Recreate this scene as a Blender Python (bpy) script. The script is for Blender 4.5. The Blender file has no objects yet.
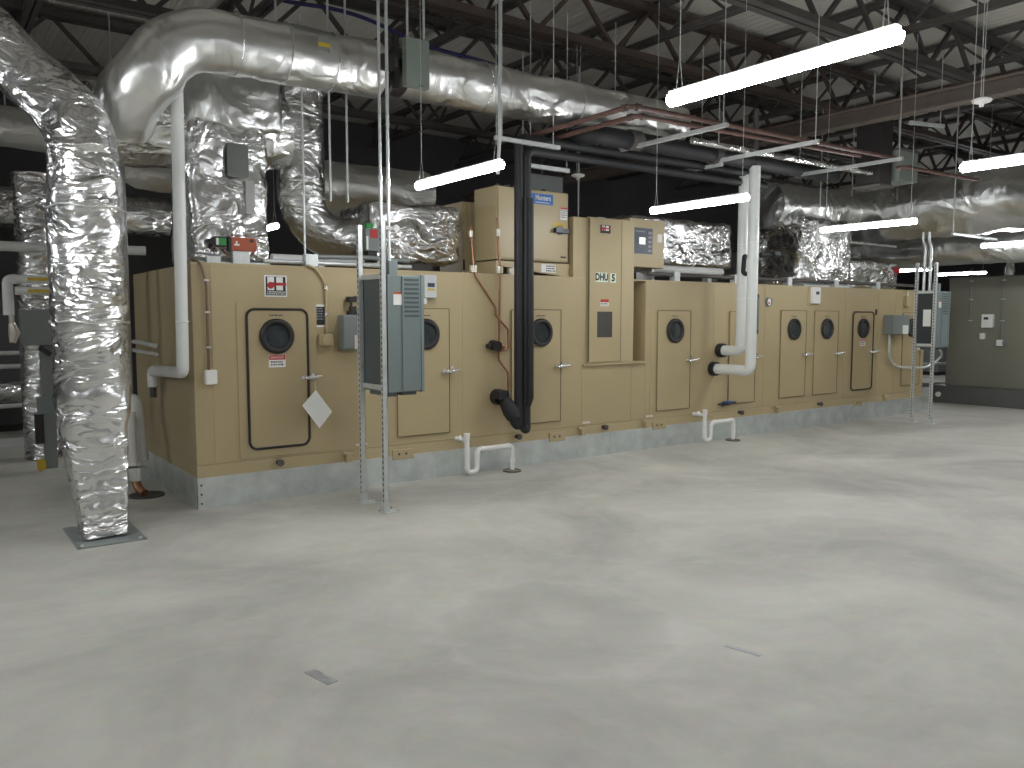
import bpy, bmesh, math, random
from mathutils import Vector, Matrix, noise
random.seed(7)
C = bpy.context.scene.collection
PI = math.pi

# ------------------------------------------------------------------ materials
def new_mat(name):
    m = bpy.data.materials.new(name); m.use_nodes = True
    return m, m.node_tree.nodes, m.node_tree.links, m.node_tree.nodes['Principled BSDF']
def N(n, kind, **kw):
    x = n.new(kind)
    for k, v in kw.items():
        if k in x.inputs: x.inputs[k].default_value = v
        else: setattr(x, k, v)
    return x
def paint(name, col, rough=.5, metal=0., var=.08, scale=6., bump=.0, bscale=60., spec=.5):
    """painted or plain surface with slight procedural mottling"""
    m, n, l, b = new_mat(name)
    tc = N(n, 'ShaderNodeTexCoord')
    nz = N(n, 'ShaderNodeTexNoise', Scale=scale, Detail=5., Roughness=.6)
    l.new(tc.outputs['Object'], nz.inputs['Vector'])
    r = N(n, 'ShaderNodeValToRGB')
    r.color_ramp.elements[0].position = .3; r.color_ramp.elements[1].position = .7
    r.color_ramp.elements[0].color = tuple(c*(1-var) for c in col) + (1,)
    r.color_ramp.elements[1].color = tuple(min(1, c*(1+var)) for c in col) + (1,)
    l.new(nz.outputs['Fac'], r.inputs['Fac']); l.new(r.outputs['Color'], b.inputs['Base Color'])
    b.inputs['Roughness'].default_value = rough; b.inputs['Metallic'].default_value = metal
    b.inputs['Specular IOR Level'].default_value = spec
    if bump:
        n2 = N(n, 'ShaderNodeTexNoise', Scale=bscale, Detail=3.)
        l.new(tc.outputs['Object'], n2.inputs['Vector'])
        bp = N(n, 'ShaderNodeBump', Strength=bump, Distance=.01)
        l.new(n2.outputs['Fac'], bp.inputs['Height']); l.new(bp.outputs['Normal'], b.inputs['Normal'])
    return m
def foil(name, col=(.84, .84, .84), rough=.27, big=2.8, strength=.85, metal=1., flat=1.9):
    """crinkled aluminium jacket: ridged creases, wider than they are tall"""
    m, n, l, b = new_mat(name)
    tc = N(n, 'ShaderNodeTexCoord')
    mp = N(n, 'ShaderNodeMapping'); mp.inputs['Scale'].default_value = (1, 1, flat); mp.inputs['Rotation'].default_value = (.35, .35, 0)
    l.new(tc.outputs['Object'], mp.inputs['Vector'])
    n1 = N(n, 'ShaderNodeTexNoise', Scale=big, Detail=2.5, Roughness=.5, Distortion=.7)
    n2 = N(n, 'ShaderNodeTexNoise'); n2.noise_type = 'RIDGED_MULTIFRACTAL'
    for k, v in (('Scale', big*.9), ('Detail', 3.), ('Roughness', .45), ('Distortion', .4)): n2.inputs[k].default_value = v
    v1 = N(n, 'ShaderNodeTexVoronoi', Scale=big*1.3); v1.feature = 'F1'; v1.distance = 'MANHATTAN'
    for x in (n1, n2): l.new(mp.outputs[0], x.inputs['Vector'])
    wv = N(n, 'ShaderNodeVectorMath', operation='MULTIPLY_ADD'); wv.inputs[1].default_value = (.8, .8, .8)
    l.new(n1.outputs['Color'], wv.inputs[0]); l.new(mp.outputs[0], wv.inputs[2]); l.new(wv.outputs[0], v1.inputs['Vector'])
    a = N(n, 'ShaderNodeMath', operation='MULTIPLY_ADD'); a.inputs[1].default_value = .22
    l.new(n2.outputs['Fac'], a.inputs[0]); l.new(n1.outputs['Fac'], a.inputs[2])
    a2 = N(n, 'ShaderNodeMath', operation='MULTIPLY_ADD'); a2.inputs[1].default_value = .22
    l.new(v1.outputs['Distance'], a2.inputs[0]); l.new(a.outputs[0], a2.inputs[2])
    mk = N(n, 'ShaderNodeTexNoise', Scale=big*.45, Detail=1.5); l.new(tc.outputs['Object'], mk.inputs['Vector'])
    mr = N(n, 'ShaderNodeMapRange'); mr.inputs[1].default_value = .38; mr.inputs[2].default_value = .62; mr.inputs[3].default_value = .28; mr.inputs[4].default_value = 1.
    l.new(mk.outputs['Fac'], mr.inputs[0])
    mu = N(n, 'ShaderNodeMath', operation='MULTIPLY'); l.new(a2.outputs[0], mu.inputs[0]); l.new(mr.outputs[0], mu.inputs[1])
    bp = N(n, 'ShaderNodeBump', Strength=strength, Distance=.13)
    l.new(mu.outputs[0], bp.inputs['Height']); l.new(bp.outputs['Normal'], b.inputs['Normal'])
    b.inputs['Base Color'].default_value = col + (1,)
    b.inputs['Metallic'].default_value = metal; b.inputs['Roughness'].default_value = rough
    return m
def glow(name, col, s):
    m, n, l, b = new_mat(name)
    b.inputs['Base Color'].default_value = (.9, .9, .9, 1)
    b.inputs['Emission Color'].default_value = col + (1,)
    b.inputs['Emission Strength'].default_value = s
    return m
def concrete():
    m, n, l, b = new_mat('polished_concrete')
    tc = N(n, 'ShaderNodeTexCoord')
    n1 = N(n, 'ShaderNodeTexNoise', Scale=.55, Detail=6., Roughness=.62, Distortion=.6)
    n2 = N(n, 'ShaderNodeTexNoise', Scale=9., Detail=5., Roughness=.7)
    n4 = N(n, 'ShaderNodeTexNoise', Scale=1.7, Detail=4., Roughness=.6, Distortion=1.5)
    for x in (n1, n2, n4): l.new(tc.outputs['Object'], x.inputs['Vector'])
    r = N(n, 'ShaderNodeValToRGB')
    e = r.color_ramp.elements
    e[0].position = .32; e[0].color = (.355, .345, .312, 1)
    e[1].position = .68; e[1].color = (.575, .56, .50, 1)
    l.new(n1.outputs['Fac'], r.inputs['Fac'])
    mx = N(n, 'ShaderNodeMix', data_type='RGBA', blend_type='SOFT_LIGHT'); mx.inputs[0].default_value = .22
    l.new(r.outputs['Color'], mx.inputs[6]); l.new(n2.outputs['Color'], mx.inputs[7])
    mx4 = N(n, 'ShaderNodeMix', data_type='RGBA', blend_type='SOFT_LIGHT'); mx4.inputs[0].default_value = .25
    l.new(mx.outputs[2], mx4.inputs[6]); l.new(n4.outputs['Fac'], mx4.inputs[7])
    last = mx4.outputs[2]
    # curved scuff rings left by a machine turning on the slab
    for cx, cy, rad, w, colr, f in ((2.95, 3.5, .66, .07, (.62, .61, .56, 1), .5), (2.95, 3.5, .42, .30, (.31, .305, .28, 1), .6), (3.75, 3.9, .55, .3, (.36, .355, .32, 1), .35), (5.4, 2.4, .5, .45, (.62, .60, .54, 1), .35),
                                    (5.2, 5.0, 1.5, .05, (.6, .59, .55, 1), .35), (8.4, 4.6, 1.9, .06, (.6, .59, .55, 1), .3), (6.7, 4.1, .4, .4, (.62, .60, .55, 1), .3)):
        sub = N(n, 'ShaderNodeVectorMath', operation='SUBTRACT'); sub.inputs[1].default_value = (cx, cy, 0)
        l.new(tc.outputs['Object'], sub.inputs[0])
        wob = N(n, 'ShaderNodeVectorMath', operation='MULTIPLY_ADD'); wob.inputs[1].default_value = (.42, .42, 0)
        l.new(n4.outputs['Color'], wob.inputs[0]); l.new(sub.outputs[0], wob.inputs[2])
        ln = N(n, 'ShaderNodeVectorMath', operation='LENGTH'); l.new(wob.outputs[0], ln.inputs[0])
        d = N(n, 'ShaderNodeMath', operation='SUBTRACT'); d.inputs[1].default_value = rad; l.new(ln.outputs['Value'], d.inputs[0])
        ab = N(n, 'ShaderNodeMath', operation='ABSOLUTE'); l.new(d.outputs[0], ab.inputs[0])
        mr = N(n, 'ShaderNodeMapRange'); mr.inputs[1].default_value = 0; mr.inputs[2].default_value = w
        mr.inputs[3].default_value = f; mr.inputs[4].default_value = 0; l.new(ab.outputs[0], mr.inputs[0])
        ml = N(n, 'ShaderNodeMath', operation='MULTIPLY'); l.new(mr.outputs[0], ml.inputs[0]); l.new(n1.outputs['Fac'], ml.inputs[1])
        mm = N(n, 'ShaderNodeMix', data_type='RGBA'); l.new(ml.outputs[0], mm.inputs[0]); l.new(last, mm.inputs[6]); mm.inputs[7].default_value = colr
        last = mm.outputs[2]
    l.new(last, b.inputs['Base Color'])
    rr = N(n, 'ShaderNodeMapRange'); rr.inputs[3].default_value = .5; rr.inputs[4].default_value = .75
    l.new(n2.outputs['Fac'], rr.inputs[0]); l.new(rr.outputs[0], b.inputs['Roughness'])
    b.inputs['Specular IOR Level'].default_value = .25
    bp = N(n, 'ShaderNodeBump', Strength=.08, Distance=.01); l.new(n2.outputs['Fac'], bp.inputs['Height']); l.new(bp.outputs['Normal'], b.inputs['Normal'])
    return m
def deck():
    """ribbed steel roof deck, ribs along Y"""
    m, n, l, b = new_mat('roof_deck')
    tc = N(n, 'ShaderNodeTexCoord')
    w = N(n, 'ShaderNodeTexWave', Scale=2.2); w.bands_direction = 'X'; w.wave_profile = 'SIN'
    l.new(tc.outputs['Object'], w.inputs['Vector'])
    r = N(n, 'ShaderNodeValToRGB'); r.color_ramp.elements[0].position = .42; r.color_ramp.elements[1].position = .6
    l.new(w.outputs['Fac'], r.inputs['Fac'])
    bp = N(n, 'ShaderNodeBump', Strength=.7, Distance=.03); l.new(r.outputs['Color'], bp.inputs['Height']); l.new(bp.outputs['Normal'], b.inputs['Normal'])
    b.inputs['Base Color'].default_value = (.68, .65, .59, 1); b.inputs['Roughness'].default_value = .6
    return m

TAN = paint('tan_enamel', (.43, .342, .195), .42, var=.035, scale=1.5, bump=.02, bscale=25)
TAN2 = paint('tan_enamel_pale', (.455, .365, .212), .42, var=.03, scale=1.5)
GALV = paint('galvanised_sheet', (.62, .655, .645), .36, metal=.6, var=.16, scale=5, bump=.02, bscale=30)
STRUT = paint('galvanised_strut', (.62, .64, .63), .40, metal=.5, var=.10, scale=14)
FOIL = foil('foil_jacket'); FOIL_S = foil('foil_jacket_smooth', (.82, .81, .78), .40, 2.0, .34, .92)
FOIL_M = foil('foil_jacket_medium', (.82, .82, .81), .33, 2.2, .6, 1., .8)
FOIL_F = foil('foil_jacket_fine', (.84, .84, .84), .26, 3.4, .85, 1., 1.2)
WHITE = paint('white_pipe_jacket', (.70, .71, .69), .38, var=.04, scale=4)
PVC = paint('white_plastic', (.80, .79, .76), .4, var=.03)
BLACK = paint('black_rubber_insulation', (.014, .014, .016), .62, var=.2, scale=20, bump=.15, bscale=40)
DARK = paint('dark_gasket', (.022, .018, .018), .5, var=.1)
GLASS = paint('dark_port_glass', (.045, .052, .055), .08, var=.25, scale=9)
CHROME = paint('bright_metal', (.82, .81, .79), .22, metal=.75, var=.05)
COPPER = paint('copper_tube', (.33, .16, .09), .38, metal=.6, var=.2, scale=10)
BRASS = paint('pale_fitting', (.62, .58, .48), .35, metal=.4, var=.1)
RUST = paint('red_primer_pipe', (.12, .062, .05), .6, var=.2, scale=8)
STEEL = paint('dark_primed_steel', (.085, .075, .07), .6, var=.18, scale=4)
STEELRED = paint('red_brown_primer', (.085, .062, .052), .6, var=.2, scale=4)
TEAL = paint('grey_green_enamel', (.19, .23, .228), .38, var=.03, scale=3)
TEALD = paint('dark_grey_enamel', (.075, .095, .098), .4, var=.05, scale=3)
GREYBOX = paint('grey_enamel', (.20, .22, .215), .42, var=.04, scale=4)
GREYG = paint('grey_green_box', (.20, .225, .20), .5, var=.03, scale=4)
OLIVE = paint('olive_enamel', (.19, .185, .145), .45, var=.06, scale=1.2)
OLIVED = paint('dark_olive_base', (.10, .10, .092), .5, var=.08, scale=2)
PAPER = paint('white_paper', (.78, .77, .74), .7, var=.04)
ORANGE = paint('orange_plastic', (.42, .085, .03), .45, var=.05)
GREEN = paint('green_plastic', (.02, .27, .05), .45, var=.05)
RED = paint('red_label', (.48, .03, .035), .5, var=.04)
BLUE = paint('blue_label', (.02, .13, .42), .45, var=.04)
NAVY = paint('navy_panel', (.022, .030, .055), .35, var=.05)
INK = paint('black_ink', (.012, .012, .013), .5, var=.05)
YELLOW = paint('yellow_band', (.55, .38, .03), .5, var=.05)
CABLE = paint('blue_cable_jacket', (.04, .035, .14), .5, var=.1)
WALLM = paint('dark_wall', (.10, .095, .10), .8, var=.15, scale=.6)  # even dark tone for the far walls, darker than the grey ones
WALLP = paint('grey_painted_wall', (.32, .32, .31), .8, var=.05, scale=.6)
RAIL = paint('grey_rail_paint', (.50, .51, .50), .45, var=.05)
TAPE = paint('grey_tape', (.36, .365, .37), .35, metal=.3, var=.12, scale=30)
LIT = glow('lit_lamp_lens', (.95, .98, 1.), 62.)
SCREEN = glow('lit_screen', (.8, .9, .85), .5)
FLOORM = concrete(); DECKM = deck()

# ------------------------------------------------------------------ mesh builder
class MB:
    def __init__(s): s.v = []; s.f = []; s.sm = []
    def add(s, vs, fs, smooth=False):
        o = len(s.v); s.v += [tuple(p) for p in vs]
        for f in fs: s.f.append(tuple(i+o for i in f)); s.sm.append(smooth)
        return s
    def box(s, x0, x1, y0, y1, z0, z1):
        vs = [(x, y, z) for z in (z0, z1) for y in (y0, y1) for x in (x0, x1)]
        return s.add(vs, [(0,2,3,1), (4,5,7,6), (0,1,5,4), (2,6,7,3), (0,4,6,2), (1,3,7,5)])
    def rbox(s, x0, x1, y0, y1, z0, z1, r=.01, ax=1):
        """box with rounded edges along axis ax"""
        lim = [(x0, x1), (y0, y1), (z0, z1)]; ia, ib = [i for i in range(3) if i != ax]
        a0, a1 = lim[ia]; b0, b1 = lim[ib]; c0, c1 = lim[ax]; pts = []
        for ca, cb, st in ((a1-r, b1-r, 0), (a0+r, b1-r, 1), (a0+r, b0+r, 2), (a1-r, b0+r, 3)):
            for k in range(5):
                t = (st + k/4)*PI/2; pts.append((ca + r*math.cos(t), cb + r*math.sin(t)))
        return s.prism(pts, ia, ib, ax, c0, c1)
    def prism(s, pts, ia, ib, ax, c0, c1):
        n = len(pts); vs = []
        for c in (c0, c1):
            for a, b in pts:
                p = [0, 0, 0]; p[ia] = a; p[ib] = b; p[ax] = c; vs.append(p)
        fs = [tuple(range(n))[::-1], tuple(range(n, 2*n))] + [(i, (i+1) % n, (i+1) % n + n, i+n) for i in range(n)]
        return s.add(vs, fs)
    def bar(s, p0, p1, w, h=None, up=(0, 0, 1)):
        """square bar between two points"""
        h = h or w; p0 = Vector(p0); p1 = Vector(p1); d = (p1-p0).normalized(); u = Vector(up)
        if abs(d.dot(u)) > .98: u = Vector((1, 0, 0))
        a = d.cross(u).normalized()*w/2; b = a.normalized().cross(d).normalized()*h/2
        vs = [p + sa*a + sb*b for p in (p0, p1) for sa, sb in ((-1,-1), (1,-1), (1,1), (-1,1))]
        return s.add(vs, [(3,2,1,0), (4,5,6,7), (0,1,5,4), (1,2,6,5), (2,3,7,6), (3,0,4,7)])
    def tube(s, pts, r, n=12, caps=True, disp=None, squash=None):
        """swept tube along a polyline; r scalar or list; disp(p, normal) -> offset"""
        pts = [Vector(p) for p in pts]; m = len(pts)
        rs = r if isinstance(r, (list, tuple)) else [r]*m
        t0 = (pts[1]-pts[0]).normalized(); u = Vector((0, 0, 1)) if abs(t0.z) < .9 else Vector((1, 0, 0))
        a = t0.cross(u).normalized(); vs = []; prev = t0
        for i, p in enumerate(pts):
            t = ((pts[min(i+1, m-1)]-pts[i]).normalized() + (pts[i]-pts[max(i-1, 0)]).normalized()).normalized()
            q = prev.rotation_difference(t); a = (q @ a); a = (a - t*a.dot(t)).normalized(); b = t.cross(a); prev = t
            for k in range(n):
                w = 2*PI*k/n; nn = a*math.cos(w) + b*math.sin(w)
                rr = rs[i]
                if squash: rr *= squash(i/(m-1), w)
                pt = p + nn*rr
                if disp: pt += nn*disp(pt)
                vs.append(pt)
        fs = [(i*n+k, i*n+(k+1) % n, (i+1)*n+(k+1) % n, (i+1)*n+k) for i in range(m-1) for k in range(n)]
        s.add(vs, fs, True)
        if caps: s.add(vs[:n], [tuple(range(n))[::-1]]); s.add(vs[-n:], [tuple(range(n))])
        return s
    def cyl(s, p0, p1, r, n=16, r1=None): return s.tube([p0, p1], [r, r if r1 is None else r1], n)
    def ring(s, c, ax, r0, r1, d, n=28):
        """flat ring with depth d along -Y (ax=1) or -X (ax=0)"""
        prof = [(r0, 0), (r0, -d), ((r0+r1)/2, -d*1.25), (r1, -d*.8), (r1, 0)]; vs = []
        for k in range(n):
            w = 2*PI*k/n
            for rr, dd in prof:
                p = [c[0], c[1], c[2]]; ia = 0 if ax == 1 else 1
                p[ia] += rr*math.cos(w); p[2] += rr*math.sin(w); p[ax] += dd; vs.append(p)
        m = len(prof)
        return s.add(vs, [(k*m+j, k*m+j+1, ((k+1) % n)*m+j+1, ((k+1) % n)*m+j) for k in range(n) for j in range(m-1)], True)
    def crinkled_box(s, x0, x1, y0, y1, z0, z1, step=.07, amp=.02, seed=0., r=.06):
        """rounded box with a grid on each side, pushed in and out along its normals"""
        bm = bmesh.new(); bmesh.ops.create_cube(bm, size=1)
        L = (x1-x0, y1-y0, z1-z0)
        for ax in range(3):
            es = [e for e in bm.edges if abs((e.verts[0].co-e.verts[1].co)[ax]) > 1e-4 and
                  all(abs((e.verts[0].co-e.verts[1].co)[o]) < 1e-4 for o in range(3) if o != ax)]
            bmesh.ops.subdivide_edges(bm, edges=es, cuts=max(1, min(70, int(L[ax]/step))), use_grid_fill=True)
        bm.verts.ensure_lookup_table(); cx = Vector(((x0+x1)/2, (y0+y1)/2, (z0+z1)/2))
        for v in bm.verts: v.co = Vector((v.co.x*L[0], v.co.y*L[1], v.co.z*L[2]))
        for v in bm.verts:
            q = Vector([max(-L[i]/2+r, min(L[i]/2-r, v.co[i])) for i in range(3)]); d = v.co - q
            nn = d.normalized() if d.length > 1e-6 else Vector((0, 0, 1))
            v.co = q + nn*min(d.length, r)
            v.co += nn*crinkle(v.co + cx + Vector((seed, seed, 0)), amp)
            v.co += cx
        bm.verts.index_update()
        s.add([v.co.copy() for v in bm.verts], [[v.index for v in f.verts] for f in bm.faces], True); bm.free(); return s
def crinkle(p, amp=.02):
    a = noise.noise(p*3.1)*.9; b = 1-2*abs(noise.noise(p*7.3 + Vector((3, 1, 7)))); c = noise.noise(p*17.)*.35
    return amp*(a*.8 + b*.5 + c - .3)
def path(pts, rad=.08, n=6):
    """polyline with rounded corners"""
    pts = [Vector(p) for p in pts]; out = [pts[0]]
    for i in range(1, len(pts)-1):
        a, p, b = pts[i-1], pts[i], pts[i+1]; r = min(rad, (a-p).length*.49, (b-p).length*.49)
        q0 = p + (a-p).normalized()*r; q1 = p + (b-p).normalized()*r
        for k in range(n+1):
            t = k/n; out.append(q0*(1-t)**2 + p*2*t*(1-t) + q1*t*t)
    out.append(pts[-1]); return out
def dense(pts, step):
    out = [Vector(pts[0])]
    for a, b in zip(pts[:-1], pts[1:]):
        a = Vector(a); b = Vector(b); k = max(1, int((b-a).length/step))
        out += [a + (b-a)*(j+1)/k for j in range(k)]
    return out

# ------------------------------------------------------------------ scene helpers
def mesh_from(mb, name, mat, off=(0, 0, 0)):
    me = bpy.data.meshes.new(name)
    me.from_pydata([(v[0]-off[0], v[1]-off[1], v[2]-off[2]) for v in mb.v], [], mb.f)
    me.polygons.foreach_set('use_smooth', mb.sm); me.materials.append(mat); me.update()
    bm = bmesh.new(); bm.from_mesh(me); bmesh.ops.recalc_face_normals(bm, faces=bm.faces[:]); bm.to_mesh(me); bm.free()
    return me
def tag(o, label, cat, group=None):
    o['label'] = label; o['category'] = cat
    if group: o['group'] = group
    return o
def thing(name, label, cat, loc, group=None):
    o = bpy.data.objects.new(name, None); C.objects.link(o); o.location = loc; o.empty_display_size = .1
    return tag(o, label, cat, group)
def wpos(o):
    p = Vector((0, 0, 0))
    while o: p += Vector(o.location); o = o.parent
    return p
def part(name, mb, mat, parent, label=None, bevel=0):
    off = wpos(parent); o = bpy.data.objects.new(name, mesh_from(mb, name, mat, off)); C.objects.link(o); o.parent = parent
    if label: o['label'] = label
    if bevel:
        b = o.modifiers.new('edge', 'BEVEL'); b.width = bevel; b.segments = 2; b.limit_method = 'ANGLE'
    return o
def solid(name, mb, mat, loc, label, cat, group=None, bevel=0):
    o = bpy.data.objects.new(name, mesh_from(mb, name, mat, loc)); C.objects.link(o); o.location = loc
    if bevel:
        b = o.modifiers.new('edge', 'BEVEL'); b.width = bevel; b.segments = 2; b.limit_method = 'ANGLE'
    return tag(o, label, cat, group)
def struct(name, mb, mat):
    o = bpy.data.objects.new(name, mesh_from(mb, name, mat)); C.objects.link(o); o['kind'] = 'structure'; return o
def copy_tree(o, parent=None):
    c = o.copy(); C.objects.link(c)
    if parent: c.parent = parent
    for ch in list(o.children): copy_tree(ch, c)
    return c
def text(name, body, size, mat, parent, pos, face=1, sx=1., sp=1., bold=0):
    """raised lettering; face 1 looks to -Y, 0 looks to -X"""
    cu = bpy.data.curves.new(name, 'FONT'); cu.body = body; cu.size = size; cu.extrude = .0008; cu.offset = bold
    cu.align_x = 'CENTER'; cu.align_y = 'CENTER'; cu.space_character = sp; cu.resolution_u = 2
    t = bpy.data.objects.new(name, cu); C.objects.link(t)
    dg = bpy.context.evaluated_depsgraph_get(); me = bpy.data.meshes.new_from_object(t.evaluated_get(dg))
    C.objects.unlink(t); bpy.data.objects.remove(t)
    R = Matrix.Rotation(0 if face == 1 else -PI/2, 4, 'Z') @ Matrix.Rotation(PI/2, 4, 'X') @ Matrix.Diagonal((sx, 1, 1, 1))
    me.transform(Matrix.Translation(Vector(pos)-wpos(parent)) @ R)
    me.materials.clear(); me.materials.append(mat)
    o = bpy.data.objects.new(name, me); C.objects.link(o); o.parent = parent
    return o
def strokes(mb, x0, x1, y, z0, z1, rows, seed=0):
    """rows of tiny unreadable print as short flat dashes on a face that looks to -Y"""
    rnd = random.Random(seed); h = (z1-z0)/rows
    for i in range(rows):
        x = x0
        while x < x1 - .004:
            w = min(rnd.uniform(.006, .022), x1-x); mb.box(x, x+w, y-.001, y, z0+i*h+h*.2, z0+i*h+h*.75); x += w + .006
    return mb

# ------------------------------------------------------------------ camera
cam = bpy.data.cameras.new('camera'); co = bpy.data.objects.new('camera', cam); C.objects.link(co)
cam.sensor_width = 36; cam.lens = 36*809/1024; cam.clip_start = .05; cam.clip_end = 200
co.location = (0, 0, 1.65); co.rotation_euler = (PI/2 - math.radians(4.664), 0, -math.radians(36.426))
bpy.context.scene.camera = co

# ------------------------------------------------------------------ room shell
struct('floor', MB().box(-8, 32, -8, 16, -.2, 0), FLOORM)
struct('ceiling', MB().box(-8, 32, -8, 16, 5.75, 5.9), DECKM)
struct('wall_back', MB().box(-8, 32, 16, 16.2, 0, 5.75), WALLM)
struct('wall_right', MB().box(32, 32.2, -8, 16, 0, 5.75), WALLM)
struct('wall_left', MB().box(-8.2, -8, -8, 16, 0, 5.75), WALLP)
struct('wall_front', MB().box(-8, 32, -8.2, -8, 0, 5.75), WALLP)

def truss(axis, fix, a0, a1, zt, zb, pitch, mat, w=.05, double=True):
    """open-web steel joist: two double-angle chords and a zigzag of round-bar webs"""
    mb = MB()
    def P(a, d, z): return (a, fix+d, z) if axis == 0 else (fix+d, a, z)
    for z in (zt, zb):
        for d in (-w*.7, w*.7): mb.bar(P(a0, d, z), P(a1, d, z), w, w)
    k = int((a1-a0)/pitch); st = (a1-a0)/k
    for i in range(k):
        x = a0 + i*st
        mb.bar(P(x, 0, zb), P(x+st/2, 0, zt), w*.55); mb.bar(P(x+st/2, 0, zt), P(x+st, 0, zb), w*.55)
    return mb
for i, x in enumerate((-1.6, 1.3, 3.5, 5.75, 8.0, 10.3, 12.6, 14.9, 17.5, 20.5, 24)):
    struct('ceiling_beam', truss(1, x, -2, 15.9, 5.7, 5.28, .9, STEEL, .06), STEEL)
for i, (y, m) in enumerate(((3.1, STEEL), (5.6, STEEL), (7.65, STEELRED), (9.7, STEEL), (12.4, STEEL))):
    struct('ceiling_beam', truss(0, y, -4, 31, 5.62, 4.98, 1.25, m, .09), m)
# heavy wide-flange beam over the far end
mb = MB(); mb.box(10.3, 10.5, 1, 15.9, 4.25, 4.275); mb.box(10.3, 10.5, 1, 15.9, 4.43, 4.455); mb.box(10.39, 10.41, 1, 15.9, 4.275, 4.43)
struct('ceiling_beam', mb, paint('tan_grey_beam', (.15, .12, .10), .6, var=.1))

# ------------------------------------------------------------------ the big tan air handling unit
Y0 = 7.136
ahu = thing('air_handling_unit', 'long tan dehumidifier air handling unit with porthole doors on a galvanised base', 'air handler', (1.9, Y0, 0.275))
mb = MB()
mb.box(1.9, 7.09, Y0, 9.35, .38, 2.11)                       # left run of the casing
mb.box(7.09, 7.33, Y0, 9.35, .38, 1.115); mb.box(7.09, 7.33, Y0+.45, 9.35, 1.115, 2.11)     # recess beside the tower
mb.box(7.33, 14.25, Y0, 9.35, .38, 2.11)
mb.box(6.14, 7.09, Y0, Y0+.75, 2.11, 2.81)                   # tower top
part('casing', mb, TAN, ahu, bevel=.006)
part('base_rail', MB().box(1.905, 14.245, Y0+.006, 9.345, .272, .385), TAN2, ahu)
for x in (2.06, 3.64, 4.62, 6.28, 7.42, 8.62, 9.72, 11.75, 12.72, 13.25): part('panel_seam', MB().box(x, x+.008, Y0-.003, Y0, .385, 1.09 if 6.2 < x < 7.4 else 2.105), TAN2, ahu)
mb = MB().box(1.9, 14.25, Y0-.006, Y0+.1, 2.105, 2.122); part('top_flashing', mb, TAN2, ahu)
# tower cover with its raised centre door, lettering and dark pane
tw = part('tower_cover', MB().box(6.345, 7.09, Y0-.03, Y0, 1.115, 2.82), TAN2, ahu, bevel=.004)
part('centre_panel', MB().box(6.36, 6.865, Y0-.042, Y0-.03, 1.13, 2.805), TAN, tw, bevel=.004)
for x in (6.347, 6.866): part('door_gap', MB().box(x, x+.007, Y0-.040, Y0-.029, 1.13, 2.805), paint('tower_gap', (.09, .07, .045), .6) if 'tower_gap' not in bpy.data.materials else bpy.data.materials['tower_gap'], tw)
part('vision_pane', MB().box(6.484, 6.72, Y0-.047, Y0-.042, 1.422, 1.725), paint('grey_pane', (.06, .055, .05), .3), tw, 'dark grey rectangular pane')
part('ledge', MB().box(6.29, 7.33, Y0-.035, Y0, 1.092, 1.113), TAN2, tw)
text('lettering', 'DHU', .115, INK, part('letter_plate', MB().box(6.445, 6.645, Y0-.046, Y0-.042, 2.072, 2.182), paint('pale_green_plate', (.62, .72, .58), .5), tw, 'pale plate reading DHU'), (6.545, Y0-.0475, 2.127), sx=.82, bold=.004)
text('lettering', '5', .115, INK, part('letter_plate', MB().box(6.685, 6.775, Y0-.046, Y0-.042, 2.068, 2.178), bpy.data.materials['pale_green_plate'], tw, 'pale plate reading 5'), (6.73, Y0-.0475, 2.122), bold=.004)
def logo(x0, x1, z0, z1, y, parent, name='maker_plate', mini=False):
    w = x1-x0; h = z1-z0
    o = part(name, MB().box(x0, x1, y-.003, y, z0, z1), PAPER if not mini else INK, parent, 'square black white and red maker emblem')
    if not mini: part('emblem_field', MB().box(x0+.012*w/.2, x1-.012*w/.2, y-.004, y-.003, z0+.012, z1-.012), INK, o)
    mb = MB()
    for a, b in ((.13, .43), (.52, .82)): mb.box(x0+a*w, x0+b*w, y-.0052, y-.004, z0+.30*h, z1-.08*h)
    part('emblem_letters', mb, PAPER, o)
    mb = MB(); mb.box(x0+.36*w, x1-.03*w, y-.0065, y-.0054, z0+.52*h, z0+.66*h); mb.box(x0+.36*w, x0+.5*w, y-.0065, y-.0054, z0+.46*h, z0+.68*h)
    mb.cyl((x0+.27*w, y-.0054, z0+.53*h), (x0+.27*w, y-.0068, z0+.53*h), .15*w, 18); part('emblem_key', mb, RED, o)
    if not mini: part('fine_print', strokes(MB(), x0+.12*w, x1-.1*w, y-.004, z0+.09*h, z0+.27*h, 2, 3), PAPER, o)
logo(2.528, 2.734, 1.84, 2.031, Y0, ahu)
logo(6.52, 6.68, 2.643, 2.738, Y0-.042, tw, mini=True)
o = part('warning_label', MB().box(6.53, 6.66, Y0-.045, Y0-.042, 1.79, 1.87), PAPER, tw, 'small red and white warning label')
part('label_header', MB().box(6.53, 6.66, Y0-.0465, Y0-.045, 1.835, 1.87), RED, o)
part('fine_print', strokes(MB(), 6.54, 6.65, Y0-.045, 1.795, 1.83, 2, 5), INK, o)

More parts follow.
